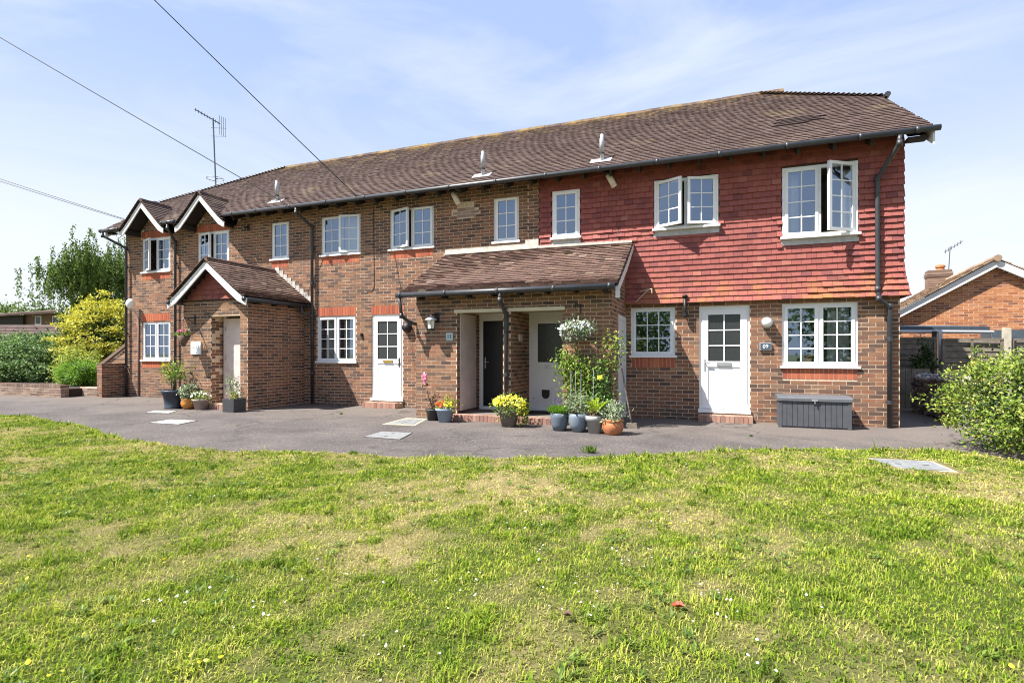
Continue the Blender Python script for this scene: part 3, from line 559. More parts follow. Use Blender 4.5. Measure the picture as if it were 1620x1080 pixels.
# soldier bricks
sm = bpy.data.meshes.new('soldier_brick'); b_ = MB().box(-0.0325, 0.0325, -0.003, 0.012, 0, 1)
sm.from_pydata(b_.v, [], b_.f); sm.materials.append(M['brick_red'])
for x0, x1, z0, z1 in SOLD:
    n_ = int((x1 - x0) / 0.075); p_ = (x1 - x0) / n_
    for i in range(n_):
        o = bpy.data.objects.new('soldier_brick', sm); COL.objects.link(o); o.parent = front; o.location = (x0 + (i + 0.5) * p_ + 7, 0, z0); o.scale = ((p_ - 0.009) / 0.065, 1, z1 - z0)

# ---- tile hanging
def hung_off(k_):
    z = 2.29 + k_ * 0.108; t = max(0.0, 1 - (z - 2.29) / 0.55); return (0.032 + 0.085 * t * t, 0.30 * t + 0.02)
th_ = MB(); th_.box(-3.58, XR + 0.02, -0.028, 0.0, 2.75, 3.40); holes_t = [(a, b, c_ - (0.13 if n_ in ('w7u', 'w8u', 'w9u') else 0), d) for n_, (a, b, c_, d) in WIN.items() if n_ in ('w7u', 'w8u', 'w9u')]
th = MB(); th.box(-3.58, XR + 0.015, -0.018, -0.002, 2.30, 3.28)
xs_ = [-3.58] + sorted(q for h in holes_t for q in h[:2]) + [XR + 0.015]
for a, b in zip(xs_[0::2], xs_[1::2]): th.box(a, b, -0.018, -0.002, 3.28, 5.18)
for a, b, c_, d in holes_t: th.box(a, b, -0.018, -0.002, 3.28, c_); th.box(a, b, -0.018, -0.002, d, 5.18)
tile_wall = th.build('tile_hanging', 'deck', bld)
def hung_spans(v, k_):
    z = 2.29 + v; segs = [(-3.57, XR + 0.03 + hung_off(k_)[0] * 0.9)]
    for a, b, c_, d in holes_t:
        if c_ < z < d: segs = [q for s0, s1 in segs for q in ((s0, min(s1, a)), (max(s0, b), s1)) if q[1] > q[0]]
    return segs
tile_area(tile_wall, (0, 0, 2.29), (1, 0, 0), (0, 0, 1), 26, hung_spans, 'hung_tile', 'hung_tile', 0.108, 0.165, hung_off, thick=0.026)
tile_area(tile_wall, (XR, 0, 2.29), (0, 1, 0), (0, 0, 1), 36, lambda v, k_: [(-0.03 - hung_off(k_)[0] * 0.9, 6.2)] if v < 2.9 else [(max(0, (v - 2.9) / 0.73), 6.2 - max(0, (v - 2.9) / 0.73))], 'hung_tile', 'hung_tile', 0.108, 0.165, hung_off, elig=False)
for a, b, c_, d in holes_t:
    MB().box(a - 0.02, b + 0.02, -0.052, -0.02, c_ - 0.012, c_ + 0.115).build('lead_apron', 'lead', bld)

# ---- main roof
TP = 0.73; cP, sP = 1 / math.hypot(1, TP), TP / math.hypot(1, TP); EY0 = -0.47
RZ = lambda y: 5.02 + TP * (y + 0.42)
RIDGE_Y = 3.0; RIDGE_Z = RZ(RIDGE_Y); VR = lambda y: 3.42 - 0.15 * (y + 0.42)
HL = (-17.05, 1.25); HLr = (-13.4, RIDGE_Y); HR = (VR(1.52), 1.52); HRr = (0.98, RIDGE_Y)
def roof_x(y):
    l = HL[0] if y < HL[1] else HL[0] + (y - HL[1]) / (HLr[1] - HL[1]) * (HLr[0] - HL[0])
    r = VR(y) if y < HR[1] else HR[0] + (y - HR[1]) / (HRr[1] - HR[1]) * (HRr[0] - HR[0]); return l, r
dk = MB(); P = lambda x, y, e=-0.012: (x, y, RZ(y) + e); Q = lambda x, y: (x, 6.0 - y, RZ(y) - 0.012)
ys_ = [EY0, 0.62, HL[1], HR[1], RIDGE_Y]
for y0, y1 in zip(ys_[:-1], ys_[1:]):
    a, b = roof_x(y0), roof_x(y1); xsplit = [a[0]] + ([-16.4, -14.5, -14.2, -12.2] if y1 <= 0.63 else []) + [a[1]]
    if y1 > 0.63: dk.quad(P(a[0], y0), P(a[1], y0), P(b[1], y1), P(b[0], y1))
    else:
        dk.quad(P(-17.05, y0), P(-16.42, y0), P(-15.47, y1), P(-17.05, y1)); dk.quad(P(-14.52, y0), P(-14.12, y0), P(-13.17, y1), P(-15.47, y1)); dk.quad(P(-12.22, y0), P(a[1], y0), P(b[1], y1), P(-13.17, y1))
    dk.quad(Q(a[1], y0), Q(a[0], y0), Q(b[0], y1), Q(b[1], y1))
zl, zr_ = RZ(HL[1]) - 0.012, RZ(HR[1]) - 0.012
dk.add([(HL[0], HL[1], zl), (HL[0], 6 - HL[1], zl), (HLr[0], RIDGE_Y, RIDGE_Z)], [(0, 2, 1)]); dk.add([(HR[0], HR[1], zr_), (HR[0], 6 - HR[1], zr_), (HRr[0], RIDGE_Y, RIDGE_Z)], [(0, 1, 2)])
roof = dk.build('roof', 'deck', bld)
def roof_spans(v, k_):
    y = EY0 + v * cP; l, r = roof_x(y); z = RZ(y); segs = [(l, r)]
    for xa, zr in GAB:
        hw = (zr - 0.03 - z) / TG
        if hw > 0: segs = [q for s0, s1 in segs for q in ((s0, min(s1, xa - hw)), (max(s0, xa + hw), s1)) if q[1] > q[0]]
    return segs
tile_area(roof, (0, EY0, RZ(EY0)), (1, 0, 0), (0, cP, sP), int((RIDGE_Y - EY0) / cP / 0.1), roof_spans, 'roof_tile', 'roof_tile', jit=0.010, thick=0.012)
def hip_spans(sgn):
    def f(v, k_):
        t = v / math.hypot(HLr[0] - HL[0], RIDGE_Z - zl) if sgn < 0 else v / math.hypot(HRr[0] - HR[0], RIDGE_Z - zr_)
        y0 = HL[1] if sgn < 0 else HR[1]; a, b = y0 + t * (3 - y0), 6 - (y0 + t * (3 - y0))
        return [(a, b)] if sgn > 0 else [(-b, -a)]
    return f
tile_area(roof, (HR[0], 0, zr_), (0, 1, 0), (HRr[0] - HR[0], 0, RIDGE_Z - zr_), 23, hip_spans(1), 'roof_tile', 'roof_tile', elig=False)
tile_area(roof, (HL[0], 0, zl), (0, -1, 0), (HLr[0] - HL[0], 0, RIDGE_Z - zl), 36, hip_spans(-1), 'roof_tile', 'roof_tile', elig=False)
# ridge tiles, bonnet hip tiles
rg = MB().tube([(0, -0.225, 0), (0, 0.222, 0)], 0.105, 8); me_r = bpy.data.meshes.new('ridge_tile'); me_r.from_pydata([(y, x, z) for x, y, z in rg.v], [], rg.f); me_r.materials.append(M['roof_tile'])
x = HLr[0]; k_ = 0
while x < HRr[0] + 0.1:
    o = bpy.data.objects.new('ridge_tile', me_r); COL.objects.link(o); o.parent = roof; o.location = (x + 0.225 + 7, RIDGE_Y, RIDGE_Z - 0.045 + random.uniform(-0.006, 0.008)); o.rotation_euler = (0, random.uniform(-0.012, 0.012), 0); x += 0.452
bn = bpy.data.meshes.new('bonnet_tile'); t_ = MB()
for q in range(-3, 4):
    a = q / 3 * 1.15; t_.v += [(0, 0.10 * math.sin(a), 0.055 * math.cos(a) - 0.01), (0.15, 0.07 * math.sin(a), 0.035 * math.cos(a) - 0.035)]
t_.f = [(2 * i, 2 * i + 2, 2 * i + 3, 2 * i + 1) for i in range(6)] + [tuple(range(0, 14, 2))]
bn.from_pydata(t_.v, [], t_.f); bn.materials.append(M['roof_tile'])
for A, B in (((*HL, zl), (HLr[0], RIDGE_Y, RIDGE_Z)), ((*HR, zr_), (HRr[0], RIDGE_Y, RIDGE_Z))):
    A, B = Vector(A), Vector(B); d_ = B - A; n_ = int(d_.length / 0.105); q_ = d_.to_track_quat('X', 'Z')
    for i in range(n_):
        o = bpy.data.objects.new('bonnet_tile', bn); COL.objects.link(o); o.parent = roof; o.location = A + d_ * (i / n_) + Vector((7, 0, 0.035)); o.rotation_mode = 'QUATERNION'; o.rotation_quaternion = q_ @ Vector((0, 1, 0)).rotation_difference(Vector((0, 1, 0))) if False else q_ @ Matrix.Rotation(0.10, 4, 'Y').to_quaternion()
for A, sgn in ((HR, 1), (HL, -1)):
    m = MB(); zz = RZ(A[1]); m.tube([(A[0] + sgn * 0.06, A[1] - 0.16, zz - 0.02), (A[0] + sgn * 0.06, 6 - A[1] + 0.1, zz - 0.02)], 0.055, 8); m.build('half_hip_gutter', 'plastic', bld)
# dark replaced tiles patch
M['roof_tile_dark'] = pieces('dark replaced roof tile', [(0, (0.05, 0.036, 0.034)), (1, (0.085, 0.06, 0.055))], 0.9, 60, 0.5)
tp_ = MB().quad((1.2, 0.62, RZ(0.62) + 0.0), (1.9, 0.62, RZ(0.62)), (1.9, 0.9, RZ(0.9)), (1.2, 0.9, RZ(0.9))).build('dark_tile_patch', 'deck', roof)
for k_ in range(5):
    yb = 0.56 + k_ * 0.0808; m = MB()
    for j in range(4 if k_ in (0, 4) else 5):
        v_, f_ = tile_geo(0.16, 0.125, 0.016); O_ = Vector((1.12 + j * 0.165 + (0.08 if k_ % 2 else 0) + 0.03 * k_, yb, RZ(yb) + 0.018)); m.add([tuple(O_ + Vector((a, 0, 0)) + Vector((0, cP, sP)) * b + Vector((0, -sP, cP)) * c2) for a, b, c2 in v_], f_, random.random())
    m.build('dark_tile_row', 'roof_tile_dark', roof, rnd=True)
# verge boards on the end gables
for sgn, X0, A in ((1, None, HR), (-1, HL[0], HL)):
    X = (lambda y: VR(y) - 0.05) if sgn > 0 else (lambda y: HL[0] + 0.05)
    m = MB(); y0, y1 = EY0, A[1]
    for yy0, yy1 in ((y0, y1),):
        a, b = (X(yy0), yy0, RZ(yy0) - 0.03), (X(yy1), yy1, RZ(yy1) - 0.03)
        m.add([a, b, (b[0], b[1], b[2] - 0.19), (a[0], a[1], a[2] - 0.22), (a[0] - 0.03 * sgn, a[1], a[2]), (b[0] - 0.03 * sgn, b[1], b[2]), (b[0] - 0.03 * sgn, b[1], b[2] - 0.19), (a[0] - 0.03 * sgn, a[1], a[2] - 0.22)],
              [(0, 1, 2, 3), (7, 6, 5, 4), (0, 4, 5, 1), (2, 6, 7, 3), (0, 3, 7, 4), (1, 5, 6, 2)])
    m.build('bargeboard', 'white_wood', bld)
    m = MB(); xa, xb = (XR, VR(0) - 0.06) if sgn > 0 else (HL[0] + 0.06, XL)
    m.add([(xa, EY0 + 0.06, RZ(EY0) - 0.06), (xb, EY0 + 0.06, RZ(EY0) - 0.06), (xb - 0.1 * (sgn > 0), A[1], RZ(A[1]) - 0.06), (xa, A[1], RZ(A[1]) - 0.06)], [(0, 1, 2, 3)])
    m.box(xa, xb, EY0 + 0.05, EY0 + 0.22, RZ(EY0) - 0.12, RZ(EY0) - 0.07); m.build('verge_soffit', 'rafter', bld)
# rafter feet and eaves boards
x = XL + 0.25
while x < XR:
    if not any(abs(x - xa) < 0.92 for xa, _ in GAB):
        m = MB(); m.prism([(-0.40, RZ(-0.40) - 0.06), (0.0, RZ(0) - 0.06), (0.0, RZ(0) - 0.30), (-0.36, RZ(-0.40) - 0.17)], x, x + 0.05, 'x'); m.build('rafter_foot', 'rafter', bld)
    x += 0.56
segs_e = [(HL[0], -16.38), (-14.55, -14.09), (-12.26, VR(-0.4) - 0.06)]
for a, b in segs_e:
    m = MB(); m.add([(a, EY0 + 0.02, RZ(EY0) - 0.025), (b, EY0 + 0.02, RZ(EY0) - 0.025), (b, 0.1, RZ(0.1) - 0.03), (a, 0.1, RZ(0.1) - 0.03)], [(0, 1, 2, 3)]); m.build('soffit_board', 'rafter', bld)

# ---- gutters and downpipes
def gutter(pts, rad=0.050, joint=1.05):
    m = MB(); m.tube(pts, rad, 10); g_ = m.build('gutter', 'plastic', bld, True)
    a, b = Vector(pts[0]), Vector(pts[-1]); L = (b - a).length; n_ = max(2, int(L / joint))
    for i in range(n_ + 1):
        p = a.lerp(b, min(max(i / n_, 0.02), 0.98)); d_ = (b - a).normalized(); MB().tube([p - d_ * 0.028, p + d_ * 0.028], rad + 0.009, 10).build('gutter_bracket', 'plastic', g_, True)
    return g_
def pipe(pts, rad=0.036, clips=()):
    m = MB(); P_ = [Vector(p) for p in pts]; q = [P_[0]]
    for i in range(1, len(P_) - 1):
        a, b = (P_[i - 1] - P_[i]).normalized(), (P_[i + 1] - P_[i]).normalized(); k_ = min(0.07, (P_[i - 1] - P_[i]).length * 0.4, (P_[i + 1] - P_[i]).length * 0.4)
        q += [P_[i] + a * k_, P_[i] + (a + b) * k_ * 0.28, P_[i] + b * k_]
    q.append(P_[-1]); m.tube(q, rad, 10); o = m.build('downpipe', 'plastic', bld, True)
    for p in P_[1:-1]: MB().tube([p - Vector((0, 0, 0.05)), p + Vector((0, 0, 0.05))], rad + 0.008, 10).build('pipe_socket', 'plastic', o, True)
    for z in clips:
        m = MB(); lo = P_[-1]; m.tube([(lo.x, lo.y, z - 0.035), (lo.x, lo.y, z + 0.035)], rad + 0.008, 10); m.box(lo.x - 0.055, lo.x + 0.055, lo.y + 0.01, lo.y + 0.045, z - 0.02, z + 0.02); m.build('pipe_clip', 'plastic', o)
    return o
GY, GZ = -0.51, 4.985
gutter([(-12.24, GY, GZ), (3.44, GY, GZ)]); gutter([(-14.56, GY, GZ - 0.02), (-14.08, GY, GZ - 0.02)], joint=0.4); gutter([(-17.15, GY, GZ - 0.04), (-16.36, GY, GZ - 0.04)], joint=0.6)
pipe([(-17.06, GY, 4.92), (-17.06, GY, 4.80), (-16.68, -0.075, 4.48), (-16.68, -0.075, 0.0)], clips=(3.9, 2.9, 1.9, 0.9))
pipe([(-14.33, GY, 4.90), (-14.33, GY, 4.80), (-14.60, -0.075, 4.52), (-14.60, -0.075, 0.0)], clips=(3.9, 2.9, 1.9, 0.9))
pipe([(-9.80, GY, 4.93), (-9.80, GY, 4.82), (-9.68, -0.075, 4.55), (-9.68, -0.075, 0.03)], clips=(4.0, 3.1, 1.8, 0.8))
pipe([(2.88, GY, 4.93), (2.88, GY, 4.80), (2.66, -0.10, 4.36), (2.66, -0.13, 2.42), (2.67, -0.15, 2.25), (2.85, -0.075, 2.12), (2.85, -0.075, 0.0)], 0.038, clips=(1.55, 0.45))

# ---- gabled roofs (two small eaves gables, one porch)
def gable_roof(xa, zr, tg, hw, yf, yback, parent_name, mat, elig, board_mat='white_wood', bh=0.115, flare=0.14):
    cg, sg = 1 / math.hypot(1, tg), tg / math.hypot(1, tg); ze = zr - hw * tg; m = MB()
    for s_ in (1, -1):
        yb0, yb1 = yback(ze), yback(zr); e = 0.012
        m.quad((xa + s_ * hw, yf, ze - e), (xa + s_ * hw, max(yf, yb0), ze - e), (xa, yb1, zr - e), (xa, yf, zr - e))
    rf = m.build(parent_name, 'deck', bld); n_ = int(hw / cg / 0.1)
    def sp(sgn):
        def f(v, k_):
            b = yback(ze + v * sg + 0.02); return [(yf - 0.045, b)] if sgn > 0 else [(-b, -yf + 0.045)]
        return f
    fl = lambda k_: (0.05 * max(0, 1 - k_ / 5), 0.42 * max(0, 1 - k_ / 5))
    tile_area(rf, (xa + hw + 0.03, 0, ze - 0.01), (0, 1, 0), (-cg, 0, sg), n_ + 1, sp(1), mat, 'roof_tile', off=fl, elig=elig)
    tile_area(rf, (xa - hw - 0.03, 0, ze - 0.01), (0, -1, 0), (cg, 0, sg), n_ + 1, sp(-1), mat, 'roof_tile', off=fl, elig=False)
    y = yf
    while y < yback(zr) - 0.1:
        q = MB().tube([(xa, y, zr + 0.0), (xa, min(y + 0.31, yback(zr)), zr + 0.0)], [0.075, 0.066], 8); q.build('ridge_tile', mat, rf); y += 0.305
    for s_ in (1, -1):                                   # bargeboards with a kicked-out foot
        pts = [(0, -0.04), (hw * 0.55, -0.04 - hw * 0.55 * tg), (hw * 0.85, -0.035 - hw * 0.85 * tg), (hw + flare * 0.5, -0.03 - hw * tg * 1.0 - flare * 0.02)]
        low = [(hw + flare * 0.35, pts[3][1] - bh * 1.25), (hw * 0.84, pts[2][1] - bh * 1.5), (hw * 0.53, pts[1][1] - bh * 1.4), (0, -0.04 - bh * 1.4)]
        poly = [(xa + s_ * a, zr + b) for a, b in pts + low]
        MB().prism(poly if s_ > 0 else poly[::-1], yf + 0.005, yf + 0.035).build('bargeboard', board_mat, rf)
        MB().quad((xa + s_ * (hw - 0.02), yf + 0.04, ze - 0.03), (xa + s_ * (hw - 0.02), yf + 0.5, ze - 0.03), (xa, yf + 0.5, zr - 0.05), (xa, yf + 0.04, zr - 0.05)).build('soffit_board', 'rafter', rf)
    return rf
for xa, zr in GAB:
    gable_roof(xa, zr, TG, 0.86, EY0 - 0.02, lambda z: max(EY0 + 0.02, (z - 5.02) / TP - 0.42), 'gable_roof', 'roof_tile', False)
    for s_ in (-1, 1):
        m = MB(); m.box(xa + s_ * 0.70 - 0.03, xa + s_ * 0.70 + 0.03, EY0 + 0.04, 0.0, zr - 0.72 * TG - 0.22, zr - 0.72 * TG - 0.08); m.build('purlin_end', 'rafter', bld)
# ---- left porch
P1X0, P1X1, P1Y = -12.05, -10.0, -1.80; PRX, PRZ, PTG, PHW = -10.98, 3.47, 0.775, 1.17
brick_wall('porch_wall', (P1X0, P1Y), (1, 0), P1X1 - P1X0, -0.05, 2.60, [(-11.14 - P1X0, -10.23 - P1X0, 0.12, 2.18)], mat='brick_porch', reveal=0.42)
brick_wall('porch_wall', (P1X1, P1Y), (0, 1), 1.8, -0.05, 2.60, mat='brick', phase=0.1)
brick_wall('porch_wall', (P1X0, 0), (0, -1), 1.8, -0.05, 2.60, mat='brick', elig=False)
MB().box(P1X0 + 0.02, P1X1 - 0.02, P1Y + 0.1, -0.02, 2.50, 2.55).build('porch_ceiling', 'cream', bld)
# brick-coloured reveal beside the recessed door
brick_wall('door_reveal', (-11.14, P1Y + 0.012), (0, 1), 0.40, 0.12, 2.18, elig=False, phase=0.12)
gp = gable_roof(PRX, PRZ, PTG, PHW, -2.10, lambda z: 0.0, 'porch_roof', 'porch_tile', True, bh=0.125, flare=0.16)
# tile-hung triangle under the bargeboards
def gtri(v, k_):
    z = 2.57 + v; hw = (PRZ - 0.12 - z) / PTG; return [(PRX - hw, PRX + hw)] if hw > 0.05 else []
gt = MB().add([(PRX - 1.02, P1Y + 0.03, 2.56), (PRX + 1.02, P1Y + 0.03, 2.56), (PRX, P1Y + 0.03, PRZ - 0.1)], [(0, 1, 2)]).build('gable_tiles', 'deck', bld)
tile_area(gt, (0, P1Y - 0.005, 2.57), (1, 0, 0), (0, 0, 1), 7, gtri, 'hung_tile', 'hung_tile', 0.12, 0.165, lambda k_: (0.015, 0.08), elig=False)
m = MB(); m.box(P1X0 - 0.04, P1X1 + 0.04, P1Y - 0.02, P1Y + 0.05, 2.545, 2.575); m.build('gable_ledge', 'rafter', bld)
gutter([(-9.80, -2.12, 2.52), (-9.80, -0.06, 2.52)], 0.05); gutter([(-12.17, -2.12, 2.52), (-12.17, -0.06, 2.52)], 0.05)
pipe([(-9.80, -0.32, 2.50), (-9.80, -0.32, 2.36), (-9.68, -0.08, 2.26), (-9.68, -0.075, 2.20)], 0.034)
for y in (-1.62, -1.08, -0.54):
    MB().box(P1X1, P1X1 + 0.17, y - 0.03, y + 0.03, 2.44, 2.53).build('rafter_foot', 'rafter', bld)
# stepped flashing where the porch roof meets the wall
for i in range(9):
    t = i / 9; x = PRX + 0.02 + t * (PHW + 0.05); z = PRZ + 0.02 - t * PHW * PTG; MB().prism([(x, z + 0.10), (x + 0.13, z + 0.10), (x + 0.15, z - 0.10), (x, z - 0.0)], -0.012, -0.003).build('step_flashing', 'mortar_light', bld)
# ---- double porch
P2X0, P2X1, P2Y = -5.70, -1.72, -1.60; R1 = (-4.78, -3.80); R2 = (-3.64, -2.62); DY = -0.52
brick_wall('porch_wall', (P2X0, P2Y), (1, 0), P2X1 - P2X0, -0.05, 2.50, [(R1[0] - P2X0, R1[1] - P2X0, 0.0, 2.13), (R2[0] - P2X0, R2[1] - P2X0, 0.0, 2.13)], mat='brick_porch', reveal=0.02)
brick_wall('porch_wall', (P2X1, P2Y), (0, 1), 1.6, -0.05, 3.6, [(0.66, 1.56, 0.0, 2.02)], mat='brick_porch', zlim=lambda s: 2.50 + s * 0.55, elig=False)
brick_wall('porch_wall', (P2X0, 0), (0, -1), 1.6, -0.05, 3.6, zlim=lambda s: 3.42 - s * 0.55, elig=False)
for xw in (R1[0], R2[0]): brick_wall('recess_wall', (xw, P2Y + 0.008), (0, 1), 1.1, 0.10, 2.16, mat='brick_porch', phase=0.07, elig=(xw == R2[0]))
for xw in (R1[1], R2[1]): brick_wall('recess_wall', (xw, DY), (0, -1), 1.07, 0.10, 2.16, mat='brick_porch', elig=False)
m = MB()
for a, b in (R1, R2): m.box(a, b, P2Y + 0.02, DY + 0.1, 2.15, 2.19)
m.build('porch_ceiling', 'cream', bld)
for a, b in (R1, R2): MB().box(a - 0.06, b + 0.04, P2Y - 0.012, P2Y + 0.06, 2.10, 2.165).build('porch_lintel', 'cream', bld)
PE, PW_Z = -1.93, 3.58; tl = (PW_Z - 2.50) / 1.93; cl, sl_ = 1 / math.hypot(1, tl), tl / math.hypot(1, tl)
pr = MB().quad((-5.87, PE, 2.485), (-1.55, PE, 2.485), (-1.55, 0, PW_Z - 0.015), (-5.87, 0, PW_Z - 0.015)).build('porch_roof', 'deck', bld)
tile_area(pr, (0, PE - 0.02, 2.49), (1, 0, 0), (0, cl, sl_), int(1.95 / cl / 0.1), lambda v, k_: [(-5.88 + 0.02 * random.random(), -1.56)], 'porch_tile', 'roof_tile', off=lambda k_: (0.018 * max(0, 1 - k_ / 4), 0.22 * max(0, 1 - k_ / 4)), jit=0.014, thick=0.021)
m = MB(); m.add([(-1.55, PE + 0.02, 2.48), (-1.55, -0.9, 2.48 + 1.03 * tl - 0.03), (-1.55, 0, PW_Z), (-1.55, 0, PW_Z - 0.13), (-1.55, -0.9, 2.33 + 1.03 * tl - 0.03), (-1.55, PE + 0.05, 2.34)], [(0, 1, 4, 5), (1, 2, 3, 4)])
m.add([(-1.575, PE + 0.02, 2.48), (-1.575, -0.9, 2.48 + 1.03 * tl - 0.03), (-1.575, 0, PW_Z), (-1.575, 0, PW_Z - 0.13), (-1.575, -0.9, 2.33 + 1.03 * tl - 0.03), (-1.575, PE + 0.05, 2.34)], [(5, 4, 1, 0), (4, 3, 2, 1)])
m.box(-1.60, -1.53, PE + 0.03, PE + 0.09, 2.26, 2.46); m.build('bargeboard', 'white_wood', pr)
MB().add([(-5.85, PE + 0.02, 2.46), (-1.58, PE + 0.02, 2.46), (-1.58, 0, PW_Z - 0.04), (-5.85, 0, PW_Z - 0.04)], [(0, 1, 2, 3)]).build('soffit_board', 'rafter', pr)
gutter([(-5.93, PE - 0.05, 2.455), (-1.60, PE - 0.05, 2.455)], 0.052, 0.9)
pipe([(-3.71, PE - 0.05, 2.42), (-3.71, PE - 0.05, 2.28), (-3.71, P2Y - 0.06, 2.02), (-3.71, P2Y - 0.06, 0.12)], 0.036, clips=(1.85, 0.9))
pipe([(-5.86, PE - 0.05, 2.42), (-5.86, PE + 0.02, 2.05), (-5.80, PE + 0.25, 1.92), (-5.70, PE + 0.36, 1.90)], 0.034)
x = -5.55
while x < -1.7:
    MB().prism([(PE + 0.08, 2.44), (P2Y + 0.01, 2.56), (P2Y + 0.01, 2.40), (PE + 0.12, 2.37)], x, x + 0.05, 'x').build('rafter_foot', 'rafter', bld); x += 0.53
m = MB(); m.box(-5.86, -3.60, -0.05, -0.002, 3.60, 3.70); m.prism([(-5.86, 3.60), (-3.6, 3.60), (-3.6, 3.57), (-5.86, 3.57)], -0.12, -0.05); m.box(-3.88, -3.58, -0.075, -0.05, 3.58, 3.78); m.build('mortar_fillet', 'mortar_light', bld)
MB().prism([(-3.58, 3.575), (-1.58, 3.555), (-1.58, 3.605), (-3.58, 3.63)], -0.10, -0.035).build('mortar_fillet', 'mortar_light', bld)
# steps: brick on edge
def step(x0, x1, y0, y1, z, brick_y):
    m = MB().box(x0, x1, y0 + 0.012, y1, -0.05, z - 0.012); s_ = m.build('step', 'mortar', bld); n_ = int((x1 - x0) / 0.078); p_ = (x1 - x0) / n_
    me = bpy.data.meshes.new('brick'); b = MB().box(-p_ / 2 + 0.005, p_ / 2 - 0.005, 0, brick_y, 0.0, z); me.from_pydata(b.v, [], b.f); me.materials.append(M['brick_step'])
    for i in range(n_):
        o = bpy.data.objects.new('brick', me); COL.objects.link(o); o.parent = s_; o.location = (x0 + (i + 0.5) * p_ + 7, y0 + random.uniform(-0.004, 0.004), random.uniform(-0.004, 0.002))
    return s_
step(-4.98, -2.55, P2Y - 0.20, P2Y + 0.06, 0.115, 0.215)
MB().box(-4.78, -2.62, P2Y + 0.03, DY + 0.12, 0.0, 0.105).build('porch_floor', 'pot_stone', bld)
step(-0.30, 0.66, -0.30, 0.0, 0.13, 0.2); step(-7.95, -7.02, -0.34, 0.0, 0.13, 0.2); step(-11.16, -10.2, P1Y - 0.12, P1Y + 0.42, 0.12, 0.2)
MB().box(-13.3, -12.5, -0.35, -0.02, -0.02, 0.09).build('step', 'brick_step', bld)

# ---- windows
def window(key, lights, y=0.03, sill=True):
    x0, x1, z0, z1 = WIN[key]; fw = 0.055; d = 0.07; m = MB()
    m.box(x0, x1, y, y + d, z1 - fw, z1); m.box(x0, x1, y, y + d, z0, z0 + fw); m.box(x0, x0 + fw, y, y + d, z0 + fw, z1 - fw); m.box(x1 - fw, x1, y, y + d, z0 + fw, z1 - fw)
    xs = [x0 + fw * 0.5 + (x1 - x0 - fw) * l[0] for l in lights] + [x1 - fw * 0.5]
    for x in xs[1:-1]: m.box(x - fw / 2, x + fw / 2, y, y + d, z0 + fw, z1 - fw)
    w = m.build('window', 'white', bld)
    if sill: MB().box(x0 - 0.035, x1 + 0.035, y - 0.075, y + 0.02, z0 - 0.032, z0 + 0.012).build('sill', 'white', w)
    for (f, cols, rows, ang, hinge), xa, xb in zip(lights, xs[:-1], xs[1:]):
        a, b, c_, e = xa + fw * 0.32, xb - fw * 0.32, z0 + fw * 0.62, z1 - fw * 0.62; hx = a if hinge == 'L' else b
        th_ = math.radians(ang) * (-1 if hinge == 'L' else 1); yo = y - 0.014 if True else y; sw = 0.052
        def tf(px, py, pz, hx=hx, th_=th_):
            dx, dy = px - hx, py - yo; return (hx + dx * math.cos(th_) - dy * math.sin(th_), yo + dx * math.sin(th_) + dy * math.cos(th_), pz)
        s_ = MB(); s_.box(a, b, yo, yo + 0.055, e - sw, e, tf=tf); s_.box(a, b, yo, yo + 0.055, c_, c_ + sw, tf=tf); s_.box(a, a + sw, yo, yo + 0.055, c_ + sw, e - sw, tf=tf); s_.box(b - sw, b, yo, yo + 0.055, c_ + sw, e - sw, tf=tf)
        s_.build('sash', 'white', w)
        gx0, gx1, gz0, gz1 = a + sw, b - sw, c_ + sw, e - sw; bars = MB()
        for i in range(1, cols): q = gx0 + (gx1 - gx0) * i / cols; bars.box(q - 0.010, q + 0.010, yo + 0.012, yo + 0.034, gz0, gz1, tf=tf)
        for j in range(1, rows): q = gz0 + (gz1 - gz0) * j / rows; bars.box(gx0, gx1, yo + 0.0135, yo + 0.0325, q - 0.010, q + 0.010, tf=tf)
        if bars.v: bars.build('glazing_bars', 'white', w)
        for i in range(cols):
            for j in range(rows):
                p0, p1 = gx0 + (gx1 - gx0) * i / cols, gx0 + (gx1 - gx0) * (i + 1) / cols; q0, q1 = gz0 + (gz1 - gz0) * j / rows, gz0 + (gz1 - gz0) * (j + 1) / rows
                MB().quad(tf(p0, yo + 0.023, q0), tf(p1, yo + 0.023, q0), tf(p1, yo + 0.023, q1), tf(p0, yo + 0.023, q1)).build('pane', 'glass', w)
    return w
window('w1u', [(0, 2, 3, 22, 'L'), (0.5, 2, 3, 0, 'L')]); window('w2u', [(0, 2, 3, 13, 'L'), (0.5, 2, 3, 0, 'L')]); window('w3u', [(0, 2, 3, 0, 'L')])
window('w4u', [(0, 2, 3, 0, 'L'), (0.5, 2, 3, 14, 'R')]); window('w5u', [(0, 2, 3, 15, 'L'), (0.5, 2, 3, 0, 'R')]); window('w6u', [(0, 2, 3, 0, 'L')])
window('w7u', [(0, 2, 3, 0, 'L')], -0.055); window('w8u', [(0, 2, 3, 28, 'L'), (0.5, 2, 3, 18, 'R')], -0.055); window('w9u', [(0, 2, 4, 0, 'L'), (0.5, 2, 4, 34, 'R')], -0.055)
window('w1l', [(0, 2, 3, 0, 'L'), (0.5, 2, 3, 0, 'R')]); window('w4l', [(0, 2, 4, 0, 'L'), (0.5, 2, 4, 0, 'R')]); window('w8l', [(0, 3, 3, 0, 'L')]); window('w9l', [(0, 2, 4, 0, 'L'), (0.5, 2, 4, 0, 'R')])
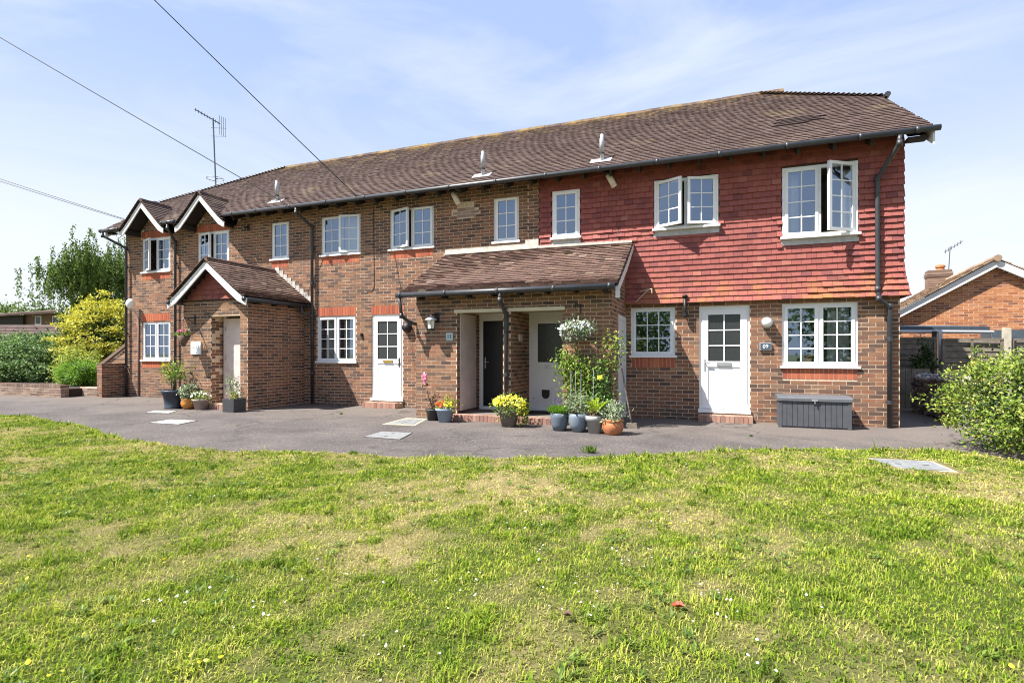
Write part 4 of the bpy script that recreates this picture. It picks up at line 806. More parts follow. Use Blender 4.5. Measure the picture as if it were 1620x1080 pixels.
def curtain(x0, x1, z0, z1, label, y=0.24):
    n_ = max(6, int((x1 - x0) / 0.035)); vs = []; 
    for i in range(n_ + 1):
        x = x0 + (x1 - x0) * i / n_; yy = y + 0.018 * math.sin(i * 1.9) + 0.01 * random.random(); vs += [(x, yy, z0), (x, yy + 0.005, z1)]
    fs = [(2 * i, 2 * i + 2, 2 * i + 3, 2 * i + 1) for i in range(n_)]
    c_ = MB().add(vs, fs).build('curtain', 'curtain'); sm_ = c_.modifiers.new('thickness', 'SOLIDIFY'); sm_.thickness = 0.004
    tag(recenter(c_), label, 'curtain', 'curtains behind the windows')
curtain(-15.35, -15.0, 1.15, 2.2, 'white curtain inside the ground floor window of the left gable')
curtain(-9.50, -9.02, 1.15, 2.2, 'pale net curtain, left half of the window beside the brass letterbox door')
curtain(-8.93, -8.45, 1.15, 2.2, 'pale net curtain, right half of the window beside the brass letterbox door')
curtain(-8.9, -8.35, 3.85, 4.78, 'white curtain in the slightly open first floor window left of centre')
curtain(-13.0, -12.7, 3.8, 4.7, 'white curtain in the window under the second small gable')
curtain(1.28, 1.47, 3.5, 4.68, 'white curtain at the left edge of the upper right corner window')
curtain(2.18, 2.36, 3.5, 4.68, 'white curtain at the right edge of the upper right corner window')
curtain(1.95, 2.3, 1.12, 2.18, 'grey net curtain in the window above the storage box')
curtain(-15.2, -14.95, 3.8, 4.7, 'white curtain in the upper window of the left gable')
t_ = thing('toy_helicopter', 'small red and yellow toy on the sill inside the window above the storage box', 'toy', (1.62, 0.125, 1.12))
MB().lathe([(0.0, 0.0), (0.06, 0.02), (0.07, 0.07), (0.055, 0.12), (0.0, 0.13)], (1.62, 0.125, 1.125), 12).build('body', 'toy_red', t_, True); MB().lathe([(0.0, 0.11), (0.055, 0.11), (0.05, 0.17), (0.0, 0.20)], (1.64, 0.125, 1.125), 12).build('cabin', 'toy_yellow', t_, True)
MB().box(1.47, 1.80, 0.11, 0.14, 1.12, 1.15).build('skid', 'toy_yellow', t_)
MB().box(1.18, 2.38, 0.11, 0.30, 1.085, 1.115).build('inner_sill', 'white', bld)

# ---- doors
def glazed_door(key, handle, brass=False):
    x0, x1, z0, z1 = DOORS[key]; y = 0.03; fw = 0.065; m = MB()
    m.box(x0, x0 + fw, y, y + 0.07, z0, z1); m.box(x1 - fw, x1, y, y + 0.07, z0, z1); m.box(x0 + fw, x1 - fw, y, y + 0.07, z1 - fw, z1); m.box(x0 - 0.02, x1 + 0.02, y - 0.07, y + 0.07, z0 - 0.03, z0 + 0.04); d = m.build('door', 'white', bld)
    a, b, c_, e = x0 + fw - 0.01, x1 - fw + 0.01, z0 + 0.05, z1 - fw + 0.01; yo = y + 0.004; st = 0.11; mid = c_ + (e - c_) * 0.45
    l = MB(); l.box(a, a + st, yo - 0.02, yo + 0.03, c_, e); l.box(b - st, b, yo - 0.02, yo + 0.03, c_, e); l.box(a + st, b - st, yo - 0.02, yo + 0.03, e - st, e); l.box(a + st, b - st, yo - 0.02, yo + 0.03, mid - 0.06, mid + 0.05); l.box(a + st, b - st, yo - 0.02, yo + 0.03, c_, c_ + st); l.build('door_leaf', 'white', d)
    MB().box(a + st, b - st, yo - 0.006, yo + 0.012, c_ + st, mid - 0.06).build('door_panel', 'white', d)
    gx0, gx1, gz0, gz1 = a + st, b - st, mid + 0.05, e - st; br = MB()
    br.box((gx0 + gx1) / 2 - 0.011, (gx0 + gx1) / 2 + 0.011, yo - 0.012, yo + 0.006, gz0, gz1)
    for j in (1, 2): q = gz0 + (gz1 - gz0) * j / 3; br.box(gx0, gx1, yo - 0.0105, yo + 0.0045, q - 0.011, q + 0.011)
    br.build('glazing_bars', 'white', d)
    for i in range(2):
        for j in range(3): MB().quad((gx0 + (gx1 - gx0) * i / 2, yo, gz0 + (gz1 - gz0) * j / 3), (gx0 + (gx1 - gx0) * (i + 1) / 2, yo, gz0 + (gz1 - gz0) * j / 3), (gx0 + (gx1 - gx0) * (i + 1) / 2, yo, gz0 + (gz1 - gz0) * (j + 1) / 3), (gx0 + (gx1 - gx0) * i / 2, yo, gz0 + (gz1 - gz0) * (j + 1) / 3)).build('pane', 'frosted', d)
    cx = (x0 + x1) / 2 + (0.02 if brass else 0); MB().box(cx - 0.13, cx + 0.13, yo - 0.035, yo - 0.018, mid - 0.04, mid + 0.025).build('letterbox', 'brass' if brass else 'metal', d)
    hx = a + 0.05 if handle == 'L' else b - 0.05; s_ = 1 if handle == 'L' else -1
    h = MB(); h.box(hx - 0.014, hx + 0.014, yo - 0.03, yo - 0.018, mid - 0.14, mid + 0.08); h.tube([(hx, yo - 0.03, mid + 0.02), (hx, yo - 0.065, mid + 0.02), (hx + s_ * 0.11, yo - 0.065, mid + 0.015)], 0.010, 8); h.build('handle', 'black' if brass else 'metal', d)
    return d
glazed_door('d4', 'R', True); glazed_door('d9', 'L')
# left porch: worn plain door set back
d = MB().box(-11.02, -10.23, P1Y + 0.30, P1Y + 0.345, 0.16, 2.14).build('door', 'door_worn', bld); d['label'] = 'weathered pinkish white plain door'
MB().box(-11.08, -11.02, P1Y + 0.29, P1Y + 0.36, 0.13, 2.18).build('door_frame', 'door_worn', d)
for z in (0.45, 1.15, 1.85): MB().box(-11.03, -11.0, P1Y + 0.285, P1Y + 0.30, z, z + 0.09).build('hinge', 'metal', d)
# double porch: black door, white cat-flap door, cupboard doors
m = MB(); m.box(R1[0], R1[0] + 0.09, DY, DY + 0.07, 0.105, 2.15); m.box(R1[1] - 0.08, R1[1], DY, DY + 0.07, 0.105, 2.15); m.box(R1[0] + 0.09, R1[1] - 0.08, DY, DY + 0.07, 2.0, 2.15); m.box(R1[0] + 0.02, R1[1], DY - 0.05, DY + 0.07, 0.105, 0.17); d = m.build('door', 'white', bld)
MB().box(R1[0] + 0.09, R1[1] - 0.08, DY + 0.01, DY + 0.05, 0.17, 2.0).build('door_leaf', 'black_door', d)
for z in (0.55, 0.92, 1.30, 1.68): MB().box(R1[1] - 0.36, R1[1] - 0.20, DY + 0.004, DY + 0.012, z, z + 0.17).build('door_light', 'frosted', d)
h = MB(); h.box(R1[0] + 0.13, R1[0] + 0.155, DY - 0.004, DY + 0.012, 0.98, 1.22); h.tube([(R1[0] + 0.142, DY, 1.12), (R1[0] + 0.142, DY - 0.04, 1.12), (R1[0] + 0.25, DY - 0.04, 1.12)], 0.01, 8); h.build('handle', 'metal', d)
MB().box(R1[0] + 0.28, R1[0] + 0.52, DY - 0.002, DY + 0.012, 0.30, 0.34).build('letterbox', 'metal', d)
m = MB(); m.box(R2[0], R2[0] + 0.08, DY, DY + 0.07, 0.105, 2.15); m.box(R2[1] - 0.06, R2[1], DY, DY + 0.07, 0.105, 2.15); m.box(R2[0] + 0.08, R2[1] - 0.06, DY, DY + 0.07, 2.05, 2.15); m.box(R2[0], R2[1], DY - 0.05, DY + 0.07, 0.105, 0.16); d = m.build('door', 'white', bld)
a, b = R2[0] + 0.08, R2[1] - 0.06; l = MB(); l.box(a, a + 0.11, DY - 0.004, DY + 0.04, 0.16, 2.05); l.box(b - 0.11, b, DY - 0.004, DY + 0.04, 0.16, 2.05); l.box(a + 0.11, b - 0.11, DY - 0.004, DY + 0.04, 1.92, 2.05); l.box(a + 0.11, b - 0.11, DY - 0.004, DY + 0.04, 0.92, 1.12); l.box(a + 0.11, b - 0.11, DY - 0.004, DY + 0.04, 0.16, 0.27); l.build('door_leaf', 'white', d)
MB().box(a + 0.11, b - 0.11, DY + 0.012, DY + 0.03, 0.27, 0.92).build('door_panel', 'white', d); MB().box(a + 0.11, b - 0.11, DY + 0.012, DY + 0.03, 1.12, 1.92).build('pane', 'frosted', d)
MB().box(a + 0.27, a + 0.57, DY - 0.02, DY - 0.004, 0.99, 1.06).build('letterbox', 'metal', d)
f = MB(); f.box(a + 0.17, a + 0.40, DY - 0.006, DY + 0.012, 0.34, 0.60); f.build('cat_flap', 'white', d)
ar = [(a + 0.285 + 0.085 * math.cos(q), 0.45 + 0.085 * math.sin(q)) for q in np.linspace(math.pi, 2 * math.pi, 10)]
MB().prism([(a + 0.20, 0.55)] + ar + [(a + 0.37, 0.55)], DY - 0.010, DY - 0.006).build('flap_panel', 'black', d)
dm = MB().box(R2[0] + 0.06, R2[1] - 0.04, DY - 0.50, DY - 0.07, 0.106, 0.122).build('doormat', 'mat'); tag(recenter(dm), 'black doormat before the white door with the cat flap', 'doormat')
c_ = MB().box(R1[0] + 0.004, R1[0] + 0.03, P2Y + 0.12, P2Y + 0.86, 0.16, 2.10).build('cupboard_door', 'door_worn', bld); c_['label'] = 'pale plain meter cupboard door inside the porch'
for z in (0.4, 1.05, 1.9): MB().box(R1[0] + 0.03, R1[0] + 0.036, P2Y + 0.80, P2Y + 0.84, z, z + 0.10).build('hinge', 'metal', c_)
m = MB(); m.box(P2X1 - 0.01, P2X1 + 0.02, P2Y + 0.66, P2Y + 0.73, 0, 2.02); m.box(P2X1 - 0.01, P2X1 + 0.02, P2Y + 1.49, P2Y + 1.56, 0, 2.02); m.box(P2X1 - 0.01, P2X1 + 0.02, P2Y + 0.73, P2Y + 1.49, 1.95, 2.02); c_ = m.build('cupboard_door', 'white_wood', bld)
MB().box(P2X1 - 0.02, P2X1 + 0.008, P2Y + 0.73, P2Y + 1.49, 0.03, 1.95).build('door_leaf', 'white_wood', c_)

# ---- roof flues, small fittings of the building
for x, y in ((-10.9, -0.01), (-4.91, -0.03), (-2.2, -0.05)):
    z = RZ(y); o = MB().lathe([(0.042, -0.08), (0.042, 0.22), (0.05, 0.22), (0.05, 0.46), (0.04, 0.48), (0.036, 0.56), (0.0, 0.58)], (x, y, z), 14).build('flue_pipe', 'galv', bld, True)
    MB().lathe([(0.044, 0.15), (0.054, 0.15), (0.054, 0.175), (0.044, 0.175)], (x, y, z), 14).build('flue_band', 'black', o)
    MB().quad((x - 0.24, y - 0.10, RZ(y - 0.10) + 0.034), (x + 0.20, y - 0.10, RZ(y - 0.10) + 0.034), (x + 0.20, y + 0.08, RZ(y + 0.08) + 0.036), (x - 0.24, y + 0.08, RZ(y + 0.08) + 0.036)).build('flue_flashing', 'lead', o)
f = MB(); f.tube([(-0.55, 0.0, 2.06), (-0.55, -0.11, 2.06), (-0.55, -0.12, 2.12), (-0.55, -0.13, 2.38)], 0.032, 10); f.lathe([(0.0, 2.40), (0.05, 2.40), (0.05, 2.44), (0.0, 2.46)], (-0.55, -0.13, 0), 12); f.lathe([(0.05, 2.03), (0.05, 2.10)], (-0.55, -0.10, 0), 12); f.build('boiler_flue', 'black', bld, True)
MB().tube([(-7.86, -0.008, 4.86), (-7.84, -0.008, 2.95), (-7.9, -0.008, 2.84), (-8.05, -0.008, 2.82)], 0.006, 5).build('wall_cable', 'cable', bld)
MB().tube([(-1.86, -0.05, 3.95), (-1.84, -0.055, 3.6)], 0.012, 6).build('wall_conduit', 'cable', bld)

# ---- emit bricks and tiles: the largest in the picture as single objects, the rest joined
def visible(c_, n_, mg=0):
    v = Vector((0, -CAM_D, CAM_H)) - c_; d = v.length; f_ = n_.dot(v) / d
    if f_ <= 0.05: return 0
    px, py, dd = px_of(c_.x, c_.y, c_.z)
    return f_ / (d * d) if 0 < px < 1620 and 0 < py < 1080 else 0
def hidden(c_):
    return (1.0 < c_.x < 2.3 and c_.z < 0.62 and c_.y > -0.1) or (-2.62 < c_.x < -1.6 and c_.z < 1.45 and c_.y < -1.0) or (-1.75 < c_.x < -1.3 and c_.z < 0.3) or (-3.9 < c_.x < -3.6 and c_.z < 0.45 and c_.y < -1.0)
for r_ in BR_REC: r_['score'] = 0 if not r_['full'] or hidden(r_['c']) else visible(r_['c'], -r_['inw'])
top = sorted((r_ for r_ in BR_REC if r_['score'] > 0), key=lambda r_: -r_['score'])[:300]; tid = {id(r_) for r_ in top}
bme = {}
for r_ in top:
    if r_['mat'] not in bme:
        b_ = MB().box(-0.1075, 0.1075, 0, 0.012, -0.0325, 0.0325); me = bpy.data.meshes.new('brick'); me.from_pydata(b_.v, [], b_.f); me.materials.append(M[r_['mat']]); bme[r_['mat']] = me
    o = bpy.data.objects.new('brick', bme[r_['mat']]); COL.objects.link(o); o.parent = r_['wall']; o.location = r_['c'] + r_['inw'] * r_['j'] + Vector((7, 0, 0)); o.rotation_euler = (0, 0, math.atan2(r_['ux'].y, r_['ux'].x))
BOXF = np.array([(0, 1, 3, 2), (0, 4, 5, 1), (0, 2, 6, 4), (1, 5, 7, 3), (2, 3, 7, 6)])   # front, bottom, left, right, top
def join_bricks(recs, wall, name='bricks'):
    Vv = []; R_ = []
    for r_ in recs:
        c0 = r_['c']; u = r_['ux'] * (r_['l'] / 2)
        for i in (r_['j'], 0.012):
            for z in (-0.0325, 0.0325):
                for s_ in (-1, 1): Vv.append(c0 + u * s_ + r_['inw'] * i + Vector((0, 0, z)))
        R_ += [r_['r']] * 8
    V_ = np.array([tuple(v) for v in Vv]); n_ = len(recs); q = (np.arange(n_)[:, None, None] * 8 + BOXF).reshape(-1, 4)
    o = np_mesh(name, V_, q, None, recs[0]['mat'], wall, {'rnd': np.array(R_)}); o['kind'] = 'stuff'; return o
def flush_bricks():
    by = {}
    for r_ in BR_REC:
        if id(r_) not in tid: by.setdefault(r_['wall'].name, []).append(r_)
    for w_, recs in by.items(): join_bricks(recs, recs[0]['wall'])
flush_bricks(); BR_REC = []
for kind in ('roof_tile', 'hung_tile'):
    recs = [r_ for r_ in TL_REC if r_['kind'] == kind]
    for r_ in recs: r_['score'] = visible(r_['c'], r_['n']) if r_['full'] else 0
    if kind == 'roof_tile':
        top = sorted((r_ for r_ in recs if r_['score'] > 0), key=lambda r_: -r_['score'])[:300]
    else: top = sorted((r_ for r_ in recs if r_['score'] > 0), key=lambda r_: -r_['score'])[:300]
    tids = {id(r_) for r_ in top}; mes = {}
    for r_ in top:
        key = (r_['mat'], round(r_['w'], 3), round(r_['g'], 3))
        if key not in mes:
            v_, f_ = tile_geo(r_['w'], r_['g'], 0.014); me = bpy.data.meshes.new('tile'); me.from_pydata(v_, [], f_); me.materials.append(M[r_['mat']]); mes[key] = me
        o = bpy.data.objects.new(kind, mes[key]); COL.objects.link(o); o.parent = r_['par']
        mt = Matrix((r_['ux'], r_['us'], r_['n'])).transposed().to_4x4(); mt.translation = r_['c'] + Vector((7, 0, 0)); o.matrix_local = mt
    by = {}
    for r_ in recs:
        if id(r_) not in tids: by.setdefault(r_['par'].name, []).append(r_)
    for w_, rs in by.items():
        Vv, R_ = [], []
        for r_ in rs:
            v_, _ = tile_geo(r_['w'], r_['g'], r_['th']); Vv += [tuple(r_['c'] + r_['ux'] * a + r_['us'] * b + r_['n'] * c2) for a, b, c2 in v_]; R_ += [r_['r']] * 6
        o_ = np.arange(len(rs))[:, None] * 6; q = np.concatenate([o_ + np.array([0, 1, 2, 3]), o_ + np.array([4, 5, 1, 0])]); t3 = np.concatenate([o_ + np.array([4, 0, 3]), o_ + np.array([5, 2, 1])])
        s_ = np_mesh(kind + 's', np.array(Vv), q, t3, rs[0]['mat'], rs[0]['par'], {'rnd': np.array(R_)}); s_['kind'] = 'stuff'
TL_REC = []

# ------------------------------------------------------------------ fittings on the walls (things of their own)
def text(name, body, size, loc, mat, parent, rot=(math.pi / 2, 0, 0), ext=0.002, sx=1.0):
    cu = bpy.data.curves.new(name, 'FONT'); cu.body = body; cu.size = size; cu.extrude = ext; cu.align_x = 'CENTER'; cu.align_y = 'CENTER'
    tmp = bpy.data.objects.new(name, cu); COL.objects.link(tmp); dg = bpy.context.evaluated_depsgraph_get(); dg.update()
    me = bpy.data.meshes.new_from_object(tmp.evaluated_get(dg)); bpy.data.objects.remove(tmp); me.materials.clear(); me.materials.append(M[mat])
    o = bpy.data.objects.new(name, me); COL.objects.link(o); o.parent = parent; p = ORG.get(parent.name, (0, 0, 0)); o.location = (loc[0] - p[0], loc[1] - p[1], loc[2] - p[2]); o.rotation_euler = rot; o.scale = (sx, 1, 1); return o
def sphere_prof(r, n=10, sq=1.0): return [(r * math.sin(math.pi * i / n), -r * sq * math.cos(math.pi * i / n)) for i in range(n + 1)]
t_ = thing('globe_lamp', 'white globe lamp on a bracket at the far left corner of the building', 'lamp', (-16.31, -0.01, 2.60))
MB().lathe(sphere_prof(0.118, 12, 1.28), (-16.31, -0.20, 2.78), 18).build('globe', 'globe', t_, True); MB().tube([(-16.22, -0.02, 2.36), (-16.22, -0.06, 2.46), (-16.28, -0.18, 2.60), (-16.33, -0.20, 2.64)], 0.02, 8).build('bracket', 'galv', t_, True)
MB().tube([(-16.22, -0.02, 2.36), (-16.22, -0.02, 0.02)], 0.022, 8).build('conduit', 'brick_step', t_, True)
t_ = thing('name_board', 'small white name board on the left porch front', 'sign', (-11.60, P1Y, 1.28))
MB().box(-11.77, -11.45, P1Y - 0.03, P1Y - 0.004, 1.28, 1.58).build('board', 'sign', t_)

for i, (dx, w, h) in enumerate(((0.03, 0.014, 0.03), (0.055, 0.02, 0.034), (0.082, 0.018, 0.034), (0.108, 0.02, 0.034), (0.135, 0.014, 0.034), (0.185, 0.008, 0.05))): MB().box(-11.77 + dx, -11.77 + dx + w, P1Y - 0.0315, P1Y - 0.0295, 1.44 - h / 2, 1.44 + h / 2).build('faded_lettering', 'grey_ink', t_)
t_ = thing('lantern', 'black wall lantern with white glass beside the number 11 plaque', 'lantern', (-5.24, P2Y, 1.70))
lx, ly = -5.27, -1.77; MB().box(lx - 0.0, lx + 0.10, P2Y - 0.03, P2Y - 0.003, 1.92, 2.12).build('wall_plate', 'black', t_); MB().tube([(lx + 0.05, P2Y - 0.02, 2.08), (lx + 0.02, ly, 2.06)], 0.014, 6).build('arm', 'black', t_)
MB().lathe([(0.02, 0.13), (0.022, 0.10), (0.125, 0.035), (0.13, 0.02), (0.0, 0.02)], (lx, ly, 1.94), 6).build('hood', 'galv', t_); MB().lathe([(0.0, -0.16), (0.075, -0.16), (0.085, 0.02)], (lx, ly, 1.94), 6).build('glass', 'globe', t_)
for j in range(6):
    q = 2 * math.pi * j / 6; MB().tube([(lx + 0.078 * math.cos(q), ly + 0.078 * math.sin(q), 1.775), (lx + 0.088 * math.cos(q), ly + 0.088 * math.sin(q), 1.96)], 0.007, 5).build('frame_bar', 'black', t_)
MB().lathe([(0.0, -0.19), (0.06, -0.185), (0.088, -0.165), (0.088, -0.15)], (lx, ly, 1.94), 6).build('base', 'black', t_)
t_ = thing('number_plaque', 'pale blue plaque reading 11 on the porch wall', 'plaque', (-4.93, P2Y, 1.56)); MB().box(-5.01, -4.86, P2Y - 0.025, P2Y - 0.003, 1.555, 1.71).build('plate', 'pale_plaque', t_); text('numerals', '11', 0.11, (-4.935, P2Y - 0.026, 1.633), 'ink', t_)
t_ = thing('number_plaque', 'dark slate plaque reading 09 beside the right hand door', 'plaque', (0.89, 0, 1.36)); MB().box(0.79, 0.985, -0.045, -0.004, 1.36, 1.50).build('plate', 'galv', t_); MB().box(0.80, 0.975, -0.049, -0.045, 1.37, 1.49).build('face', 'slate', t_); text('numerals', '09', 0.10, (0.888, -0.05, 1.43), 'white_ink', t_)
t_ = thing('bulkhead_lamp', 'round grey bulkhead lamp on the wall above the 09 plaque', 'lamp', (0.91, 0, 1.79)); 
def yl(prof, c_, n=18):   # lathe about a horizontal axis pointing out of the wall
    m = MB().lathe(prof, (0, 0, 0), n); m.v = [(c_[0] + x, c_[1] - z, c_[2] + y) for x, y, z in m.v]; return m
yl([(0.0, 0.0), (0.10, 0.0), (0.105, 0.05), (0.098, 0.13), (0.085, 0.145), (0.08, 0.14)], (0.91, -0.003, 1.88)).build('housing', 'metal', t_, True); yl([(0.082, 0.135), (0.07, 0.165), (0.04, 0.185), (0.0, 0.19)], (0.91, -0.003, 1.88)).build('lens', 'globe', t_, True)
t_ = thing('bulkhead_lamp', 'round cream and black bulkhead lamp beside the brass letterbox door', 'lamp', (-6.89, 0, 1.80)); yl([(0.0, 0.0), (0.115, 0.0), (0.12, 0.03), (0.115, 0.05)], (-6.89, -0.003, 1.92)).build('base', 'black', t_, True)
q = yl([(0.113, 0.05), (0.10, 0.09), (0.06, 0.12), (0.0, 0.13)], (-6.89, -0.003, 1.92)); q.build('lens', 'cream_plastic', t_, True)
yl([(0.119, 0.045), (0.106, 0.092), (0.064, 0.124), (0.0, 0.134)], (-6.89, -0.003, 1.92)).build('hood', 'black', t_, True).data.transform(Matrix.Identity(4))
hood = t_.children[-1]
import bmesh
bm = bmesh.new(); bm.from_mesh(hood.data); bmesh.ops.delete(bm, geom=[v for v in bm.verts if v.co.z + 1.80 < 1.925], context='VERTS'); bm.to_mesh(hood.data); bm.free()
for x, z, y, lab in ((-5.50, 4.93, -0.20, 'cream tubular floodlight under the eaves above the brick wall'), (-1.98, 4.93, -0.20, 'cream tubular floodlight under the eaves above the red tiles')):
    t_ = thing('floodlight', lab, 'floodlight', (x, y, z - 0.2)); a, b = Vector((x - 0.06, y - 0.05, z + 0.02)), Vector((x + 0.07, y - 0.04, z - 0.24))
    MB().tube([a, b], 0.062, 14).build('barrel', 'cream_plastic', t_, True); MB().tube([a + (a - b) * 0.18, a + (b - a) * 0.08], 0.07, 14).build('cap', 'black', t_, True); MB().tube([b, b + (b - a) * 0.04], 0.055, 14).build('lens', 'globe', t_, True); MB().tube([(x, y + 0.02, z + 0.05), (x, 0.0, z + 0.06)], 0.012, 6).build('bracket', 'black', t_)
bk = MB().lathe([(0.0, 0), (0.03, 0.0), (0.03, 0.09), (0.0, 0.10)], (-8.20, -0.02, 1.71), 10).build('doorbell', 'black'); tag(recenter(bk), 'small black doorbell on the brick left of the brass letterbox door', 'doorbell')
b_ = MB(); b_.box(R2[0] + 0.0, R2[0] + 0.03, -1.17, -1.02, 1.55, 1.68); b_ = b_.build('bell_push', 'cream_plastic'); tag(recenter(b_), 'cream bell box on the brick reveal beside the white cat flap door', 'bell')
t_ = thing('wall_bracket', 'black iron bracket on the brick under the second small gable', 'bracket', (-11.86, 0, 4.65)); MB().tube([(-11.9, 0, 4.72), (-11.9, -0.14, 4.72), (-11.82, -0.18, 4.66)], 0.022, 6).build('arm', 'black', t_); MB().box(-11.94, -11.86, -0.02, -0.002, 4.64, 4.80).build('plate', 'black', t_)
t_ = thing('drying_arm', 'thin pale metal arm bracketed out from the red tile hanging', 'bracket', (-1.25, -0.05, 2.4)); p0, p1 = (-1.52, -0.12, 2.32), (-1.22, -0.35, 2.56); MB().tube([p0, p1], 0.012, 6).build('arm', 'cream_plastic', t_); MB().tube([(-1.40, -0.22, 2.54), p1, (-1.15, -0.40, 2.56), (-1.15, -0.40, 2.47)], 0.011, 6).build('hook', 'cream_plastic', t_)

# ------------------------------------------------------------------ storage box, broom
t_ = thing('storage_box', 'charcoal plank effect garden storage box under the right hand window', 'storage box', (1.61, -0.38, 0))
x0, x1, y0, y1 = 1.05, 2.17, -0.62, -0.12; MB().box(x0 + 0.02, x1 - 0.02, y0 + 0.025, y1, 0.0, 0.47).build('body', 'box', t_)
n_ = 12; p_ = (x1 - x0 - 0.10) / n_
for i in range(n_): MB().box(x0 + 0.05 + i * p_ + 0.004, x0 + 0.05 + (i + 1) * p_ - 0.004, y0 + 0.012, y0 + 0.03, 0.03, 0.46).build('plank', 'box', t_)
for x in (x0, x1 - 0.055): MB().box(x, x + 0.055, y0 + 0.004, y0 + 0.06, 0.0, 0.47).build('corner_post', 'box', t_)
lid = MB().prism([(y0 - 0.015, 0.47), (y0 - 0.015, 0.515), (y0 + 0.02, 0.545), (y0 + 0.25, 0.565), (y1, 0.56), (y1, 0.47)], x0 - 0.015, x1 + 0.015, 'x').build('lid', 'box_lid', t_); h = MB(); h.box(1.57, 1.66, y0 - 0.028, y0 - 0.014, 0.475, 0.505); h.tube([(1.615, y0 - 0.03, 0.485), (1.615, y0 - 0.03, 0.43)], 0.009, 6); h.build('latch', 'metal', lid)
t_ = thing('broom', 'broom with dark handle leaning on the porch corner', 'broom', (-1.36, -1.66, 0)); a, b = Vector((-1.36, -1.70, 0.10)), Vector((-1.62, -1.63, 1.52)); MB().tube([a, b], 0.013, 8).build('handle', 'pot_stone', t_); MB().prism([(-1.44, 0.09), (-1.27, 0.09), (-1.25, 0.0), (-1.46, 0.0)], -1.74, -1.66).build('head', 'wood_old', t_)

# ------------------------------------------------------------------ pots and plants
def lathe_pot(t_, c_, prof, mat, sq=False, smooth=True, n=22):
    o = MB().lathe(prof, c_, n, sq=sq).build('pot', mat, t_, smooth and not sq); top_r, top_z = max(prof, key=lambda p: p[1]); MB().lathe([(0.0, top_z - 0.025), (top_r * 0.93, top_z - 0.025)], c_, 16).build('soil', 'soil', t_); return o
def flowers(name, t_, P, size, mat):
    P = np.array(P); n = len(P); m = 5; out = []
    d = unit(rand_dir(n) * 0.6 + np.array([-0.2, -0.9, 0.7])); a = unit(np.cross(d, rand_dir(n))); b = np.cross(d, a); sz = size * (0.7 + 0.6 * RNG.random(n))
    Vv = [P[:, None, :] + d[:, None, :] * (sz * 0.15)[:, None, None]]
    for j in range(2 * m):
        q = math.pi * j / m; r = sz * (1.0 if j % 2 == 0 else 0.62); Vv.append((P + a * (r * math.cos(q))[:, None] + b * (r * math.sin(q))[:, None] + d * (sz * 0.3)[:, None])[:, None, :])
    Vv = np.concatenate(Vv, 1).reshape(-1, 3); o = np.arange(n)[:, None] * (2 * m + 1); tr = np.concatenate([o + np.array([0, 1 + j, 1 + (j + 1) % (2 * m)]) for j in range(2 * m)])
    o = np_mesh(name, Vv, None, tr, mat, t_, {'rnd': np.repeat(RNG.random(n), 2 * m + 1)}); o['kind'] = 'stuff'; return o
def on_blob(c_, rad, n, up=0.2):
    d = rand_dir(n); d[:, 2] = np.abs(d[:, 2]) * 0.8 + up * 0.3; d[:, 1] = np.where(RNG.random(n) < 0.6, -np.abs(d[:, 1]), d[:, 1]); return np.array(c_) + unit(d) * np.array(rad) * (0.85 + 0.25 * RNG.random((n, 1)))
def stems(t_, base, tips, r=0.006, mat='stem', name='stem'):
    for tp in tips:
        b = Vector(base) + Vector((random.uniform(-0.04, 0.04), random.uniform(-0.04, 0.04), 0)); e = Vector(tp); mid = b.lerp(e, 0.5) + Vector((random.uniform(-0.04, 0.04), random.uniform(-0.04, 0.04), 0.03))
        MB().tube([b, mid, e], [r, r * 0.8, r * 0.5], 5).build(name, mat, t_)
# big navy pot with a rose
c_ = (-12.04, -2.06, 0); t_ = thing('potted_plant', 'large navy pot with a leggy yellow green rose, left of the porch', 'potted plant', c_)
lathe_pot(t_, c_, [(0.0, 0), (0.19, 0.0), (0.195, 0.03), (0.185, 0.04), (0.215, 0.30), (0.235, 0.31), (0.24, 0.37), (0.265, 0.38), (0.265, 0.43), (0.24, 0.435), (0.23, 0.38)], 'pot_navy')
tips = [(x + -0.62, y + 0.24, z) for x, y, z in [(-11.68, -2.3, 0.98), (-11.5, -2.35, 0.86), (-11.30, -2.3, 0.98), (-11.2, -2.25, 0.84), (-11.58, -2.2, 0.8), (-11.36, -2.4, 0.76)]]
stems(t_, (c_[0], c_[1], 0.4), tips, 0.011)
P = np.concatenate([np.array(tp) + RNG.normal(size=(62, 3)) * 0.085 for tp in tips]); leaf_mesh('foliage', P, rand_dir(len(P)), rand_dir(len(P)), 0.07, 0.042, 'lf_rose', t_); flowers('flowers', t_, [np.array(tips[0]) + (0, -0.05, 0.05), np.array(tips[1]) + (0.05, -0.05, 0)], 0.04, 'fl_yellow')
# orange bowl
c_ = (-11.57, -2.03, 0); t_ = thing('potted_plant', 'round orange glazed pot between the navy pot and the pinkish pot', 'potted plant', c_); lathe_pot(t_, c_, [(0.0, 0), (0.11, 0.0), (0.16, 0.07), (0.175, 0.14), (0.15, 0.21), (0.165, 0.235), (0.155, 0.24), (0.14, 0.21)], 'pot_orange'); blob_leaves('foliage', (c_[0], c_[1], 0.38), (0.19, 0.17, 0.19), 34, 9, 0.065, 0.04, 'lf_grey', t_)
